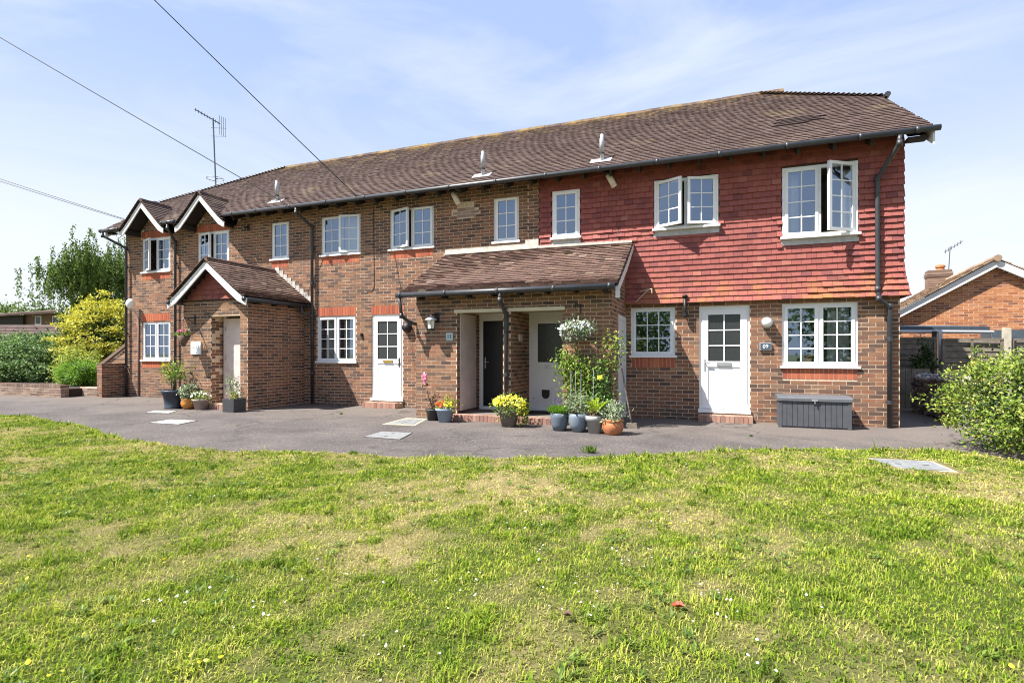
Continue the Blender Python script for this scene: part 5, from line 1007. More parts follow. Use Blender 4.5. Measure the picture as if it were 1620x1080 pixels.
# pinkish pot, white flowers
c_ = (-11.17, -2.04, 0); t_ = thing('potted_plant', 'pinkish grey pot of white flowers at the left porch door', 'potted plant', c_); lathe_pot(t_, c_, [(0.0, 0), (0.13, 0.0), (0.175, 0.21), (0.19, 0.21), (0.19, 0.24), (0.17, 0.245), (0.16, 0.2)], 'pot_pink'); blob_leaves('foliage', (c_[0], c_[1], 0.28), (0.21, 0.18, 0.11), 36, 8, 0.05, 0.03, 'lf_rose', t_); flowers('flowers', t_, on_blob((c_[0], c_[1], 0.29), (0.22, 0.19, 0.12), 34), 0.026, 'fl_white')
# grey square pot
c_ = (-10.06, -2.12, 0); t_ = thing('potted_plant', 'dark grey square pot with an upright green plant at the porch corner', 'potted plant', c_); lathe_pot(t_, c_, [(0.0, 0), (0.19, 0.0), (0.195, 0.29), (0.18, 0.295), (0.175, 0.25)], 'pot_dark', True, n=8)
tips = [(-10.14, -2.15, 0.72), (-10.0, -2.12, 0.62), (-10.18, -2.08, 0.52), (-9.94, -2.1, 0.48)]; stems(t_, (c_[0], c_[1], 0.26), tips); P = np.concatenate([np.array(tp) + RNG.normal(size=(55, 3)) * np.array([0.055, 0.055, 0.09]) for tp in tips]); leaf_mesh('foliage', P, rand_dir(len(P)), rand_dir(len(P)), 0.06, 0.035, 'lf_grey', t_); blob_leaves('undergrowth', (c_[0], c_[1], 0.33), (0.15, 0.14, 0.07), 16, 9, 0.05, 0.03, 'lf_goldgreen', t_)
# dark pot, withered plant
c_ = (-5.14, -1.92, 0); t_ = thing('potted_plant', 'charcoal pot with a withered stalk and red flower spike', 'potted plant', c_); lathe_pot(t_, c_, [(0.0, 0), (0.10, 0.0), (0.135, 0.19), (0.15, 0.19), (0.15, 0.225), (0.135, 0.225), (0.13, 0.19)], 'pot_dark')
tips = [(-5.30, -1.95, 0.82), (-5.12, -1.9, 0.56), (-5.02, -1.93, 0.50), (-5.2, -1.9, 0.42)]; stems(t_, (c_[0], c_[1], 0.2), tips, 0.008, 'brown_leaf'); P = np.concatenate([np.array(c_) + (np.array(tp) - np.array(c_)) * RNG.uniform(0.3, 0.95, (38, 1)) + RNG.normal(size=(38, 3)) * 0.035 for tp in tips]); leaf_mesh('foliage', P, rand_dir(len(P)), rand_dir(len(P)), 0.06, 0.032, 'lf_dead', t_); flowers('flower_spike', t_, np.array(tips[0]) + RNG.normal(size=(30, 3)) * np.array([0.025, 0.025, 0.06]), 0.026, 'fl_pink')
# powder blue pot, mixed flowers
c_ = (-4.80, -2.06, 0); t_ = thing('potted_plant', 'powder blue pot of red and yellow bedding flowers', 'potted plant', c_); lathe_pot(t_, c_, [(0.0, 0), (0.12, 0.0), (0.165, 0.22), (0.185, 0.22), (0.188, 0.255), (0.17, 0.26), (0.16, 0.21)], 'pot_blue'); blob_leaves('foliage', (c_[0] + 0.02, c_[1], 0.30), (0.18, 0.16, 0.11), 30, 8, 0.05, 0.03, 'lf_goldgreen', t_)
P = on_blob((c_[0], c_[1], 0.30), (0.18, 0.16, 0.10), 44); L_ = P[:, 0] < c_[0] + 0.03; flowers('red_flowers', t_, P[L_], 0.03, 'fl_red'); flowers('yellow_flowers', t_, P[~L_], 0.028, 'fl_yellow'); blob_leaves('tall_foliage', (c_[0] + 0.11, c_[1], 0.42), (0.08, 0.08, 0.11), 10, 9, 0.05, 0.025, 'lf_goldgreen', t_)
# brown pot, yellow flower mound
c_ = (-3.44, -2.22, 0); t_ = thing('potted_plant', 'brown stone pot overflowing with yellow flowers before the porch step', 'potted plant', c_); lathe_pot(t_, c_, [(0.0, 0), (0.125, 0.0), (0.175, 0.24), (0.19, 0.245), (0.19, 0.28), (0.17, 0.285), (0.16, 0.22)], 'pot_stone', False)
blob_leaves('foliage', (c_[0] + 0.03, c_[1], 0.36), (0.30, 0.24, 0.17), 80, 12, 0.045, 0.022, 'lf_rose', t_); blob_leaves('trailing_foliage', (c_[0] + 0.24, c_[1] + 0.03, 0.20), (0.10, 0.10, 0.18), 26, 10, 0.045, 0.022, 'lf_rose', t_)
flowers('flowers', t_, np.concatenate([on_blob((c_[0] + 0.02, c_[1], 0.37), (0.31, 0.25, 0.18), 190), on_blob((c_[0] + 0.25, c_[1], 0.22), (0.11, 0.11, 0.18), 40)]), 0.024, 'fl_yellow')
# four pots at the wall
c_ = (-2.46, -2.38, 0); t_ = thing('potted_plant', 'dark slate pot of lavender, leftmost of four pots at the porch corner', 'potted plant', c_); lathe_pot(t_, c_, [(0.0, 0), (0.105, 0.0), (0.135, 0.10), (0.152, 0.22), (0.156, 0.295), (0.145, 0.30), (0.14, 0.25)], 'pot_slate')
n = 520; P = np.array([c_[0], c_[1], 0.29]) + RNG.uniform(-1, 1, (n, 3)) * np.array([0.12, 0.11, 0.01]); D = unit(np.column_stack([(P[:, 0] - c_[0]) * 5, (P[:, 1] - c_[1]) * 5, np.full(n, 1.0)]) + RNG.normal(size=(n, 3)) * 0.25); leaf_mesh('foliage', P, D, rand_dir(n), 0.15, 0.012, 'lf_broom', t_)
n = 36; P = np.array([c_[0], c_[1], 0.47]) + RNG.normal(size=(n, 3)) * np.array([0.055, 0.04, 0.045]); leaf_mesh('flower_spikes', P, unit(RNG.normal(size=(n, 3)) * 0.2 + np.array([0, 0, 1])), rand_dir(n), 0.05, 0.018, 'fl_purple', t_)
c_ = (-2.13, -2.40, 0); t_ = thing('potted_plant', 'rounded blue grey pot of grey green foliage, second of four at the porch corner', 'potted plant', c_); lathe_pot(t_, c_, [(0.0, 0), (0.10, 0.0), (0.15, 0.12), (0.168, 0.24), (0.166, 0.30), (0.155, 0.305), (0.15, 0.25)], 'pot_slate2'); blob_leaves('foliage', (c_[0], c_[1], 0.44), (0.19, 0.17, 0.21), 60, 11, 0.055, 0.026, 'lf_grey', t_)
c_ = (-1.84, -2.48, 0); t_ = thing('potted_plant', 'pale grey pot with a lime yellow fern, third of four at the porch corner', 'potted plant', c_); lathe_pot(t_, c_, [(0.0, 0), (0.10, 0.0), (0.13, 0.20), (0.148, 0.20), (0.152, 0.285), (0.14, 0.29), (0.13, 0.24)], 'pot_grey')
Pf, Df, Nf = [], [], []
for i in range(15):
    az = random.uniform(0, 2 * math.pi); le = random.uniform(0.26, 0.40); b0 = Vector((c_[0], c_[1], 0.27)); o_ = Vector((math.cos(az), math.sin(az), 0)); sd = Vector((-o_.y, o_.x, 0))
    for j in range(16):
        t = 0.15 + 0.85 * j / 16; p = b0 + o_ * le * 0.7 * t + Vector((0, 0, le * (1.35 * t - 0.6 * t * t)))
        for s_ in (-1, 1): Pf.append(p); Df.append(sd * s_ + o_ * 0.35 + Vector((0, 0, 0.15))); Nf.append(Vector((-o_.x * 0.3, -o_.y * 0.3, 1)))
n = len(Pf); tt = np.array([1 - 0.75 * ((i // 2) % 16) / 16 for i in range(n)]); leaf_mesh('fronds', np.array(Pf), np.array(Df), np.array(Nf), 0.075 * tt, 0.024, 'lf_fern', t_); blob_leaves('undergrowth', (c_[0], c_[1], 0.31), (0.12, 0.11, 0.06), 14, 8, 0.05, 0.03, 'lf_dead', t_)
c_ = (-1.54, -2.50, 0); t_ = thing('potted_plant', 'squat terracotta pot with pale foliage, rightmost of four at the porch corner', 'potted plant', c_); lathe_pot(t_, c_, [(0.0, 0), (0.12, 0.0), (0.13, 0.02), (0.165, 0.08), (0.175, 0.14), (0.165, 0.19), (0.15, 0.205), (0.175, 0.225), (0.175, 0.245), (0.155, 0.25), (0.14, 0.2)], 'pot_terra'); blob_leaves('foliage', (c_[0] + 0.01, c_[1], 0.34), (0.20, 0.17, 0.15), 46, 10, 0.055, 0.03, 'lf_grey', t_)
# climbers on the porch wall
t_ = thing('climbing_rose', 'leafy climbing rose with one yellow bloom on the porch wall', 'climber', (-2.2, P2Y - 0.12, 0)); stems(t_, (-2.35, P2Y - 0.1, 0.0), [(-2.55, P2Y - 0.12, 1.15), (-2.3, P2Y - 0.12, 1.2), (-2.05, P2Y - 0.12, 1.0), (-1.85, P2Y - 0.12, 1.05)], 0.012)
def wall_leaves(name, boxes, L, Wd, mat, t_):
    Ps = []
    for x, z, rx, rz, n in boxes: Ps.append(np.column_stack([x + RNG.normal(size=n) * rx * 0.5, P2Y - 0.05 - RNG.random(n) ** 1.3 * 0.26, z + RNG.normal(size=n) * rz * 0.5]))
    P = np.concatenate(Ps); P = P[P[:, 2] > 0.05]; n = len(P); leaf_mesh(name, P, unit(rand_dir(n) + np.array([0, -0.3, -0.1])), unit(rand_dir(n) * 0.8 + np.array([-0.2, -0.8, 0.7])), L, Wd, mat, t_)
wall_leaves('foliage', [(-2.52, 1.18, 0.20, 0.24, 220), (-2.33, 1.08, 0.30, 0.22, 320), (-2.30, 0.82, 0.36, 0.34, 420), (-2.15, 0.52, 0.45, 0.42, 520), (-1.95, 0.96, 0.16, 0.16, 60)], 0.06, 0.036, 'lf_rose', t_)
wall_leaves('dark_foliage', [(-1.86, 0.82, 0.20, 0.42, 260), (-1.84, 0.50, 0.22, 0.4, 240)], 0.065, 0.042, 'lf_hedge', t_); flowers('bloom', t_, np.array([(-1.87, P2Y - 0.33, 0.88)] * 6) + RNG.normal(size=(6, 3)) * 0.008, 0.045, 'fl_yellow')
t_ = thing('climbing_shrub', 'light green twiggy climber at the porch corner above the broom', 'climber', (-1.68, P2Y - 0.08, 0)); MB().tube([(-1.72, P2Y - 0.10, 0.0), (-1.70, P2Y - 0.06, 0.6), (-1.76, P2Y - 0.09, 1.1), (-1.68, P2Y - 0.12, 1.55)], [0.012, 0.01, 0.008, 0.004], 6).build('stem', 'stem', t_)
wall_leaves('foliage', [(-1.66, 1.52, 0.24, 0.20, 110), (-1.60, 1.36, 0.18, 0.16, 60), (-1.78, 1.18, 0.22, 0.14, 60), (-1.62, 1.12, 0.10, 0.12, 30)], 0.06, 0.034, 'lf_bush', t_)
for i, (x, h0, h1) in enumerate([(-2.38, 0.3, 1.0), (-2.30, 0.3, 1.0), (-2.20, 0.3, 1.02), (-1.98, 0.3, 1.02)]):
    k_ = MB().tube([(x, P2Y - 0.36, 0.0), (x + 0.005, P2Y - 0.33, h1)], 0.0045, 5).build('plant_cane', 'galv'); tag(recenter(k_), ['leftmost', 'second from left', 'third from left', 'rightmost'][i] + ' of the four thin pale canes in the climbing rose', 'cane', 'canes in the climbing rose')
# hanging baskets
t_ = thing('hanging_basket', 'hanging basket of white and pale blue flowers on the double porch', 'hanging basket', (-2.29, P2Y - 0.22, 1.5)); cx, cy = -2.32, P2Y - 0.24
MB().lathe([(0.0, -0.16), (0.09, -0.13), (0.15, -0.05), (0.165, 0.0), (0.0, 0.0)], (cx, cy, 1.66), 16).build('basket', 'pot_stone', t_, True); m = MB(); m.tube([(-2.28, P2Y - 0.005, 2.02), (-2.28, P2Y - 0.005, 2.20)], 0.012, 6); m.tube([(-2.28, P2Y - 0.01, 2.18), (cx, cy, 2.18), (cx, cy - 0.02, 2.13)], 0.010, 6); m.build('bracket', 'black', t_)
for q in (0.3, 2.4, 4.5): MB().tube([(cx, cy, 2.13), (cx + 0.15 * math.cos(q), cy + 0.15 * math.sin(q), 1.67)], 0.003, 4).build('chain', 'black', t_)
blob_leaves('foliage', (cx, cy, 1.72), (0.29, 0.20, 0.16), 90, 10, 0.05, 0.03, 'lf_grey', t_); flowers('flowers', t_, np.concatenate([on_blob((cx, cy, 1.72), (0.29, 0.21, 0.15), 60), np.array([cx, cy, 1.70]) + rand_dir(50) * np.array([0.29, 0.21, 0.16])]), 0.025, 'fl_white')
t_ = thing('hanging_basket', 'dark conical hanging basket with pink flowers on the left porch', 'hanging basket', (-11.66, P1Y - 0.28, 1.5)); cx, cy = -11.66, P1Y - 0.30
MB().lathe([(0.0, -0.27), (0.03, -0.26), (0.15, 0.0), (0.0, 0.0)], (cx, cy, 1.72), 14).build('basket', 'brown_leaf', t_, True); m = MB(); m.box(cx - 0.015, cx + 0.015, P1Y - 0.02, P1Y - 0.002, 1.98, 2.22); m.tube([(cx, P1Y - 0.01, 2.15), (cx, cy, 2.12), (cx, cy - 0.03, 2.07)], 0.014, 6); m.tube([(cx, P1Y - 0.01, 2.0), (cx, P1Y - 0.2, 2.12)], 0.009, 6); m.build('bracket', 'black', t_)
for q in (0.3, 2.4, 4.5): MB().tube([(cx, cy, 2.09), (cx + 0.14 * math.cos(q), cy + 0.14 * math.sin(q), 1.73)], 0.003, 4).build('chain', 'black', t_)
blob_leaves('foliage', (cx, cy, 1.75), (0.17, 0.15, 0.07), 26, 9, 0.045, 0.028, 'lf_rose', t_); flowers('flowers', t_, on_blob((cx, cy, 1.79), (0.13, 0.12, 0.08), 34), 0.028, 'fl_pink')

# ------------------------------------------------------------------ garden walls, left
tid = set()
def flush_walls(n_single=0):
    global BR_REC, tid
    if n_single:
        for r_ in BR_REC: r_['score'] = visible(r_['c'], -r_['inw']) if r_['full'] else 0
        top = sorted((r_ for r_ in BR_REC if r_['score'] > 0), key=lambda r_: -r_['score'])[:n_single]; tid = {id(r_) for r_ in top}
        b_ = MB().box(-0.1075, 0.1075, 0, 0.012, -0.0325, 0.0325); me = bpy.data.meshes.new('brick'); me.from_pydata(b_.v, [], b_.f); me.materials.append(M[top[0]['mat']])
        for r_ in top:
            p_ = ORG[r_['wall'].name]; o = bpy.data.objects.new('brick', me); COL.objects.link(o); o.parent = r_['wall']; o.location = r_['c'] + r_['inw'] * r_['j'] - Vector(p_); o.rotation_euler = (0, 0, math.atan2(r_['ux'].y, r_['ux'].x))
    flush_bricks(); BR_REC = []; tid = set()
def box_wall(t_, x0, x1, y0, y1, z, mat, mortar='mortar', cap=True):
    brick_wall('wall', (x0, y0), (1, 0), x1 - x0, -0.05, z, parent=t_, mat=mat, elig=False); brick_wall('wall', (x1, y0), (0, 1), y1 - y0, -0.05, z, parent=t_, mat=mat, elig=False); brick_wall('wall', (x0, y1), (0, -1), y1 - y0, -0.05, z, parent=t_, mat=mat, elig=False)
    MB().box(x0 + 0.01, x1 - 0.01, y0 + 0.01, y1 - 0.01, -0.05, z - 0.01).build('core', mortar, t_)
    if cap:
        n_ = int((x1 - x0) / 0.078); p_ = (x1 - x0) / max(1, n_); m = MB()
        for i in range(n_): m.box(x0 + i * p_ + 0.005, x0 + (i + 1) * p_ - 0.005, y0 - 0.006, y1 + 0.006, z, z + 0.10 + random.uniform(-0.006, 0.006), random.random())
        o = m.build('coping_bricks', mat, t_, rnd=True); o['kind'] = 'stuff'
t_ = thing('wing_wall', 'short brick wing wall standing out from the left end of the building', 'wall', (-16.97, -0.35, 0)); box_wall(t_, -17.07, -16.85, -0.66, 0.0, 0.99, 'brick', cap=False); MB().box(-17.08, -16.84, -0.67, -0.005, 0.99, 1.005).build('coping', 'brick_old', t_)
t_ = thing('garden_wall', 'low curved brick garden wall below the hedge at the far left', 'wall', (-22, -1.0, 0)); box_wall(t_, -32.0, -18.05, -1.05, -0.83, 0.27, 'brick_old')
t_ = thing('garden_wall', 'very low shaded brick wall under the bright green broom bush', 'wall', (-17.6, -0.4, 0)); box_wall(t_, -18.2, -17.10, -0.45, -0.25, 0.28, 'brick_old', cap=False)
t_ = thing('sloping_wall', 'brick garden wall with sloping coping behind the wing wall', 'wall', (-17.7, 0.5, 0)); zf = lambda s: 0.80 + max(0, s) * 0.53
brick_wall('wall', (-18.7, 0.4), (1, 0), 1.85, -0.05, 1.9, parent=t_, mat='brick_porch', zlim=zf, elig=False)
MB().prism([(-18.72, 0.80), (-16.85, 1.80), (-16.85, 1.90), (-18.74, 0.90)], 0.35, 0.68).build('coping', 'brick_old', t_); MB().prism([(-18.69, -0.05), (-16.86, -0.05), (-16.86, 1.78), (-18.69, 0.79)], 0.42, 0.64).build('core', 'mortar', t_)
flush_walls()
# planting beds and shrubs, left
m = MB(); m.box(-32, -18.1, -0.84, 4.5, -0.04, 0.24); m.box(-18.1, -17.1, -0.26, 4.5, -0.04, 0.22); struct(m.build('planting_bed', 'soil'))
def shrub(name, label, c_, rad, parts, base=None, trunk=0.05):
    t_ = thing(name, label, 'shrub', (c_[0], c_[1], 0)); 
    for i in range(5):
        q = 2 * math.pi * i / 5 + 0.4; MB().tube([(c_[0] + 0.08 * math.cos(q), c_[1] + 0.08 * math.sin(q), -0.03), (c_[0] + 0.25 * rad[0] * math.cos(q), c_[1] + 0.25 * rad[1] * math.sin(q), c_[2] * 0.6), (c_[0] + 0.5 * rad[0] * math.cos(q), c_[1] + 0.5 * rad[1] * math.sin(q), c_[2] + 0.2 * rad[2])], [trunk, trunk * 0.7, trunk * 0.3], 6).build('branch', 'bark', t_)
    for nm, kw in parts: blob_leaves(nm, c_=kw.pop('c', c_), rad=kw.pop('rad', rad), parent=t_, **kw)
    return t_
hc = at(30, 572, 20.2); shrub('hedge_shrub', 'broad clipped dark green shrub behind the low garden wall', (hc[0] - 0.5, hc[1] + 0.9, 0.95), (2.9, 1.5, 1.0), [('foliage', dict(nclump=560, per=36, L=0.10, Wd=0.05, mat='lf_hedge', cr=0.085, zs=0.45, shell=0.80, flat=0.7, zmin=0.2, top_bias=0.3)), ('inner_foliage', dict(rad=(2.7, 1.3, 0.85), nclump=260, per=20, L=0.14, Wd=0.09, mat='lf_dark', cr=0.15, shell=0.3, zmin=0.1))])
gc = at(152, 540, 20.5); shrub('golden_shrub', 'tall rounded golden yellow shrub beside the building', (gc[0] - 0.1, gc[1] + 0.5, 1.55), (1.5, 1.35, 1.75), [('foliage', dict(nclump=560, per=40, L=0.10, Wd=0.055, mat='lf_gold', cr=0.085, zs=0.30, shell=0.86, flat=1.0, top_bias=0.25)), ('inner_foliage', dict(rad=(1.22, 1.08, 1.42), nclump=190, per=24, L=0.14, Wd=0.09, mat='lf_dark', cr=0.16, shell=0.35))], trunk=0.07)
lc = at(118, 562, 18.6); shrub('lime_shrub', 'loose yellow green shrub in front of the golden one', (lc[0], lc[1] + 0.1, 0.80), (0.85, 0.6, 0.62), [('foliage', dict(nclump=110, per=22, L=0.10, Wd=0.055, mat='lf_goldgreen', cr=0.15, shell=0.5)), ('grey_foliage', dict(nclump=40, per=20, L=0.10, Wd=0.03, mat='lf_hedge', cr=0.2, shell=0.5))])
bc = at(124, 590, 17.7); t_ = shrub('broom_shrub', 'bright green feathery broom bush spilling over the low wall', (bc[0], bc[1] + 0.1, 0.62), (0.78, 0.55, 0.36), [('foliage', dict(nclump=170, per=42, L=0.15, Wd=0.016, mat='lf_broom', cr=0.14, shell=0.45)), ('inner_foliage', dict(rad=(0.6, 0.4, 0.28), nclump=50, per=20, L=0.1, Wd=0.05, mat='lf_dark', cr=0.2, shell=0.2))], trunk=0.02)
# weeping birch
def weeping(name, label, base, height, spread, nstr, mat, seed):
    rg = np.random.default_rng(seed); t_ = thing(name, label, 'tree', base); B = Vector(base); MB().tube([B, B + Vector((0.1, 0.0, height * 0.45)), B + Vector((0.0, 0.1, height * 0.78))], [0.16, 0.10, 0.02], 8).build('trunk', 'bark', t_)
    Ps, Ds = [], []
    for i in range(11):
        q = rg.uniform(0, 2 * math.pi); h0 = height * rg.uniform(0.3, 0.75); e = B + Vector((math.cos(q) * spread * rg.uniform(0.45, 0.95), math.sin(q) * spread * rg.uniform(0.45, 0.95), h0 + height * rg.uniform(0.12, 0.27)))
        a = B + Vector((0.05, 0.03, h0)); mid = a.lerp(e, 0.55) + Vector((0, 0, 0.35)); MB().tube([a, mid, e], [0.06, 0.04, 0.012], 6).build('limb', 'bark', t_)
        for j in range(nstr // 11):
            t = rg.uniform(0.35, 1.08); st = (np.array(a) * (1 - t) + np.array(e) * t) + np.array([0, 0, 0.35 * math.sin(math.pi * min(t, 1))]) + rg.normal(size=3) * np.array([0.4, 0.4, 0.28]) * spread / 2.2
            ln = rg.uniform(0.3, 1.0) * height * 0.26 * (0.4 + rg.random()); n = int(26 + ln * 26); dr_ = rg.normal(size=2) * 0.07
            z = np.linspace(0, ln, n); p = np.column_stack([st[0] + dr_[0] * z + rg.normal(size=n) * 0.042, st[1] + dr_[1] * z + rg.normal(size=n) * 0.042, st[2] - z]); p = p[p[:, 2] > 0.6]; Ps.append(p)
    for j in range(3):
        k_ = np.array([B.x, B.y, B.z + height * (0.5 + 0.09 * j)]); Ps.append(k_ + rg.normal(size=(160, 3)) * np.array([spread * 0.33, spread * 0.33, height * 0.06]) * (1 - 0.09 * j))
    P = np.concatenate(Ps); n = len(P); leaf_mesh('crown', P, unit(rand_dir(n) * 0.7 + np.array([0, 0, -0.8])), unit(rand_dir(n) + np.array([-0.3, -0.5, 0.3])), 0.125, 0.072, mat, t_)
b_ = at(112, 590, 29.5); weeping('birch_tree', 'weeping birch with hanging strands, left of the building', (b_[0], b_[1], -0.05), 8.1, 2.5, 400, 'lf_birch', 3)
b_ = at(186, 590, 31.5); weeping('birch_tree', 'taller drooping birch partly behind the left end of the building', (b_[0], b_[1], -0.05), 8.3, 2.3, 400, 'lf_birch', 8)
def round_tree(name, label, px, d, top_y, wpx, mat, ncl, per, L):
    b_ = at(px, 559, d); h = CAM_H + (559 - top_y) / F_PX * d; r = wpx / F_PX * d / 2; t_ = thing(name, label, 'tree', (b_[0], b_[1], -0.05)); MB().tube([(b_[0], b_[1], -0.05), (b_[0] + 0.1, b_[1], h * 0.4), (b_[0], b_[1], h * 0.8)], [0.22, 0.15, 0.05], 7).build('trunk', 'bark', t_)
    for i in range(5):
        q = 2 * math.pi * i / 5; MB().tube([(b_[0], b_[1], h * 0.4), (b_[0] + r * 0.6 * math.cos(q), b_[1] + r * 0.6 * math.sin(q), h * 0.72)], [0.1, 0.03], 6).build('limb', 'bark', t_)
    blob_leaves('crown', (b_[0], b_[1], h * 0.66), (r, r, h * 0.36), ncl, per, L, L * 0.6, mat, t_, cr=0.13, shell=0.4)
round_tree('broadleaf_tree', 'dark leafy tree at the far left edge behind the houses', 16, 62, 482, 70, 'lf_birch', 90, 26, 0.34); round_tree('broadleaf_tree', 'pale green tree above the far brown roof', 66, 58, 492, 62, 'lf_far', 80, 24, 0.30); round_tree('broadleaf_tree', 'small tree showing left of the birch strands', 52, 48, 472, 42, 'lf_birch', 60, 24, 0.24); round_tree('broadleaf_tree', 'round green tree far off at the left picture edge', -30, 60, 475, 90, 'lf_far', 80, 24, 0.34)
def back_tree(x, y, h, r, label, seed):
    t_ = thing('garden_tree', label, 'tree', (x, y, -0.05), 'trees behind the viewpoint'); MB().tube([(x, y, -0.05), (x + 0.1, y, h * 0.4), (x, y, h * 0.85)], [0.2, 0.14, 0.04], 7).build('trunk', 'bark', t_); blob_leaves('crown', (x, y, h * 0.55), (r, r, h * 0.45), 110, 24, 0.30, 0.2, 'lf_birch', t_, cr=0.15, shell=0.35)
for i, (x, y, h, r) in enumerate(((-17, -27, 6.2, 2.6), (-11, -29, 5.2, 2.5), (-5, -28, 6.6, 2.8), (1.5, -29, 5.0, 2.4), (7, -27, 6.0, 2.7), (13, -29, 5.4, 2.6), (19, -26, 6.4, 2.8))): back_tree(x, y, h, r, ['leftmost', 'second from left', 'third from left', 'middle', 'third from right', 'second from right', 'rightmost'][i] + ' of the garden trees mirrored in the window panes', i)
# far houses, left
hA = at(40, 540, 34); t_ = thing('bungalow', 'low building with a long dark tiled roof beyond the hedge', 'building', (hA[0], hA[1], 0)); ux_, uy_ = Vector((CS, SN, 0)), Vector((-SN, CS, 0)); O = Vector((hA[0], hA[1], 0))
W2 = lambda a, b, z: tuple(O + ux_ * a + uy_ * b + Vector((0, 0, z)))
m = MB(); m.add([W2(-6, 0, 0), W2(2.6, 0, 0), W2(2.6, 5, 0), W2(-6, 5, 0), W2(-6, 0, 2.0), W2(2.6, 0, 2.0), W2(2.6, 5, 2.0), W2(-6, 5, 2.0)], [(0, 1, 5, 4), (1, 2, 6, 5), (2, 3, 7, 6), (3, 0, 4, 7)]); m.build('wall', 'brick_old', t_)
m = MB(); m.add([W2(-6.4, -0.5, 1.9), W2(3.0, -0.5, 1.95), W2(3.0, 2.6, 3.25), W2(-6.4, 2.6, 3.15), W2(3.0, 5.6, 1.9), W2(-6.4, 5.6, 1.9)], [(0, 1, 2, 3), (3, 2, 4, 5)]); rf_ = m.build('roof', 'deck', t_)
us_ = Vector(W2(0, 2.6, 3.2)) - Vector(W2(0, -0.5, 1.92)); tile_area(rf_, W2(0, -0.5, 1.95), ux_, us_, 11, lambda v, k_: [(-6.4, 3.0)], 'roof_tile', 'far_tile', 0.30, 0.30, elig=False, thick=0.03)
hB = at(52, 515, 46); t_ = thing('house', 'far pale brick house with flat brown roof and white windows', 'building', (hB[0], hB[1], 0)); O2 = Vector((hB[0], hB[1], 0)); W4 = lambda a, b, z: tuple(O2 + ux_ * a + uy_ * b + Vector((0, 0, z)))
m = MB(); vs = [W4(a, b, z) for z in (0, 4.75) for a, b in ((-0.6, 0), (2.2, 0), (2.2, 5), (-0.6, 5))]; m.add(vs, [(0, 1, 5, 4), (1, 2, 6, 5), (2, 3, 7, 6), (3, 0, 4, 7)]); m.build('wall', 'brick_porch', t_)
m = MB(); vs = [W4(a, b, z) for z in (0, 4.55) for a, b in ((-4.2, -0.3), (-0.6, -0.3), (-0.6, 5), (-4.2, 5))]; m.add(vs, [(0, 1, 5, 4), (1, 2, 6, 5), (2, 3, 7, 6), (3, 0, 4, 7)]); m.build('wall_timber', 'rafter', t_)
m = MB(); m.add([W4(-4.8, -0.8, 4.45), W4(2.6, -0.8, 4.9), W4(2.6, 5.4, 5.9), W4(-4.8, 5.4, 5.3), W4(-4.8, -0.8, 4.3), W4(2.6, -0.8, 4.7)], [(0, 1, 2, 3), (4, 5, 1, 0)]); m.build('roof', 'roof_tile', t_)
for a in (0.2, 1.7):
    w_ = MB().add([W4(a, -0.03, 3.75), W4(a + 0.55, -0.03, 3.75), W4(a + 0.55, -0.03, 4.5), W4(a, -0.03, 4.5)], [(0, 1, 2, 3)]).build('window', 'white', t_); MB().add([W4(a + 0.07, -0.06, 3.82), W4(a + 0.48, -0.06, 3.82), W4(a + 0.48, -0.06, 4.43), W4(a + 0.07, -0.06, 4.43)], [(0, 1, 2, 3)]).build('pane', 'frosted', w_)

# ------------------------------------------------------------------ right side: bungalow, fence, flint wall, bush
ang = math.radians(6.1); e1 = Vector((math.cos(ang), -math.sin(ang), 0)); e2 = Vector((math.sin(ang), math.cos(ang), 0)); A = Vector((7.66, 8.55, 0)); BT = 0.606; BZ = 4.05; HWB = 3.3
bg_ = thing('bungalow', 'orange brick bungalow with white bargeboards and chimney at the right', 'building', tuple(A)); B3 = lambda a, b, z: tuple(A + e1 * a + e2 * b + Vector((0, 0, z)))
P0 = A - e1 * HWB; brick_wall('gable_wall', (P0.x, P0.y), (e1.x, e1.y), 2 * HWB, 0, 4.0, parent=bg_, mat='brick_orange', zlim=lambda s: BZ - 0.16 - abs(s - HWB) * BT, mortar='mortar'); flush_walls(300)
m = MB(); m.add([B3(-HWB, 0.02, 0), B3(-HWB, 9, 0), B3(-HWB, 9, 2.0), B3(-HWB, 0.02, 2.0), B3(HWB, 0.02, 0), B3(HWB, 9, 0), B3(HWB, 9, 2.0), B3(HWB, 0.02, 2.0)], [(1, 0, 3, 2), (4, 5, 6, 7)]); m.build('side_wall', 'brick_orange', bg_)
m = MB(); er = HWB + 0.35
for s_ in (-1, 1): m.quad(B3(s_ * er, -0.20, BZ - er * BT - 0.02), B3(s_ * er, 9.2, BZ - er * BT - 0.02), B3(0, 9.2, BZ - 0.02), B3(0, -0.20, BZ - 0.02))
rf_ = m.build('roof', 'deck', bg_); cB, sB = 1 / math.hypot(1, BT), BT / math.hypot(1, BT); nr = int(er / cB / 0.30)
M['conc_tile'] = pieces('brown concrete tile', [(0, (0.24, 0.17, 0.125)), (0.5, (0.33, 0.24, 0.17)), (1, (0.42, 0.32, 0.24))], 0.9, 40)
tile_area(rf_, B3(-er, 0, BZ - er * BT), -e2, e1 * cB + Vector((0, 0, sB)), nr, lambda v, k_: [(-9.2, 0.28)], 'conc_tile', 'far_tile', 0.30, 0.30, elig=False, thick=0.028); tile_area(rf_, B3(er, 0, BZ - er * BT), e2, -e1 * cB + Vector((0, 0, sB)), nr, lambda v, k_: [(-0.20, 9.2)], 'conc_tile', 'far_tile', 0.30, 0.30, elig=False, thick=0.028)
y = -0.30
while y < 9: MB().tube([B3(0, y, BZ + 0.0), B3(0, y + 0.44, BZ + 0.0)], 0.10, 8).build('ridge_tile', 'conc_tile', rf_); y += 0.45
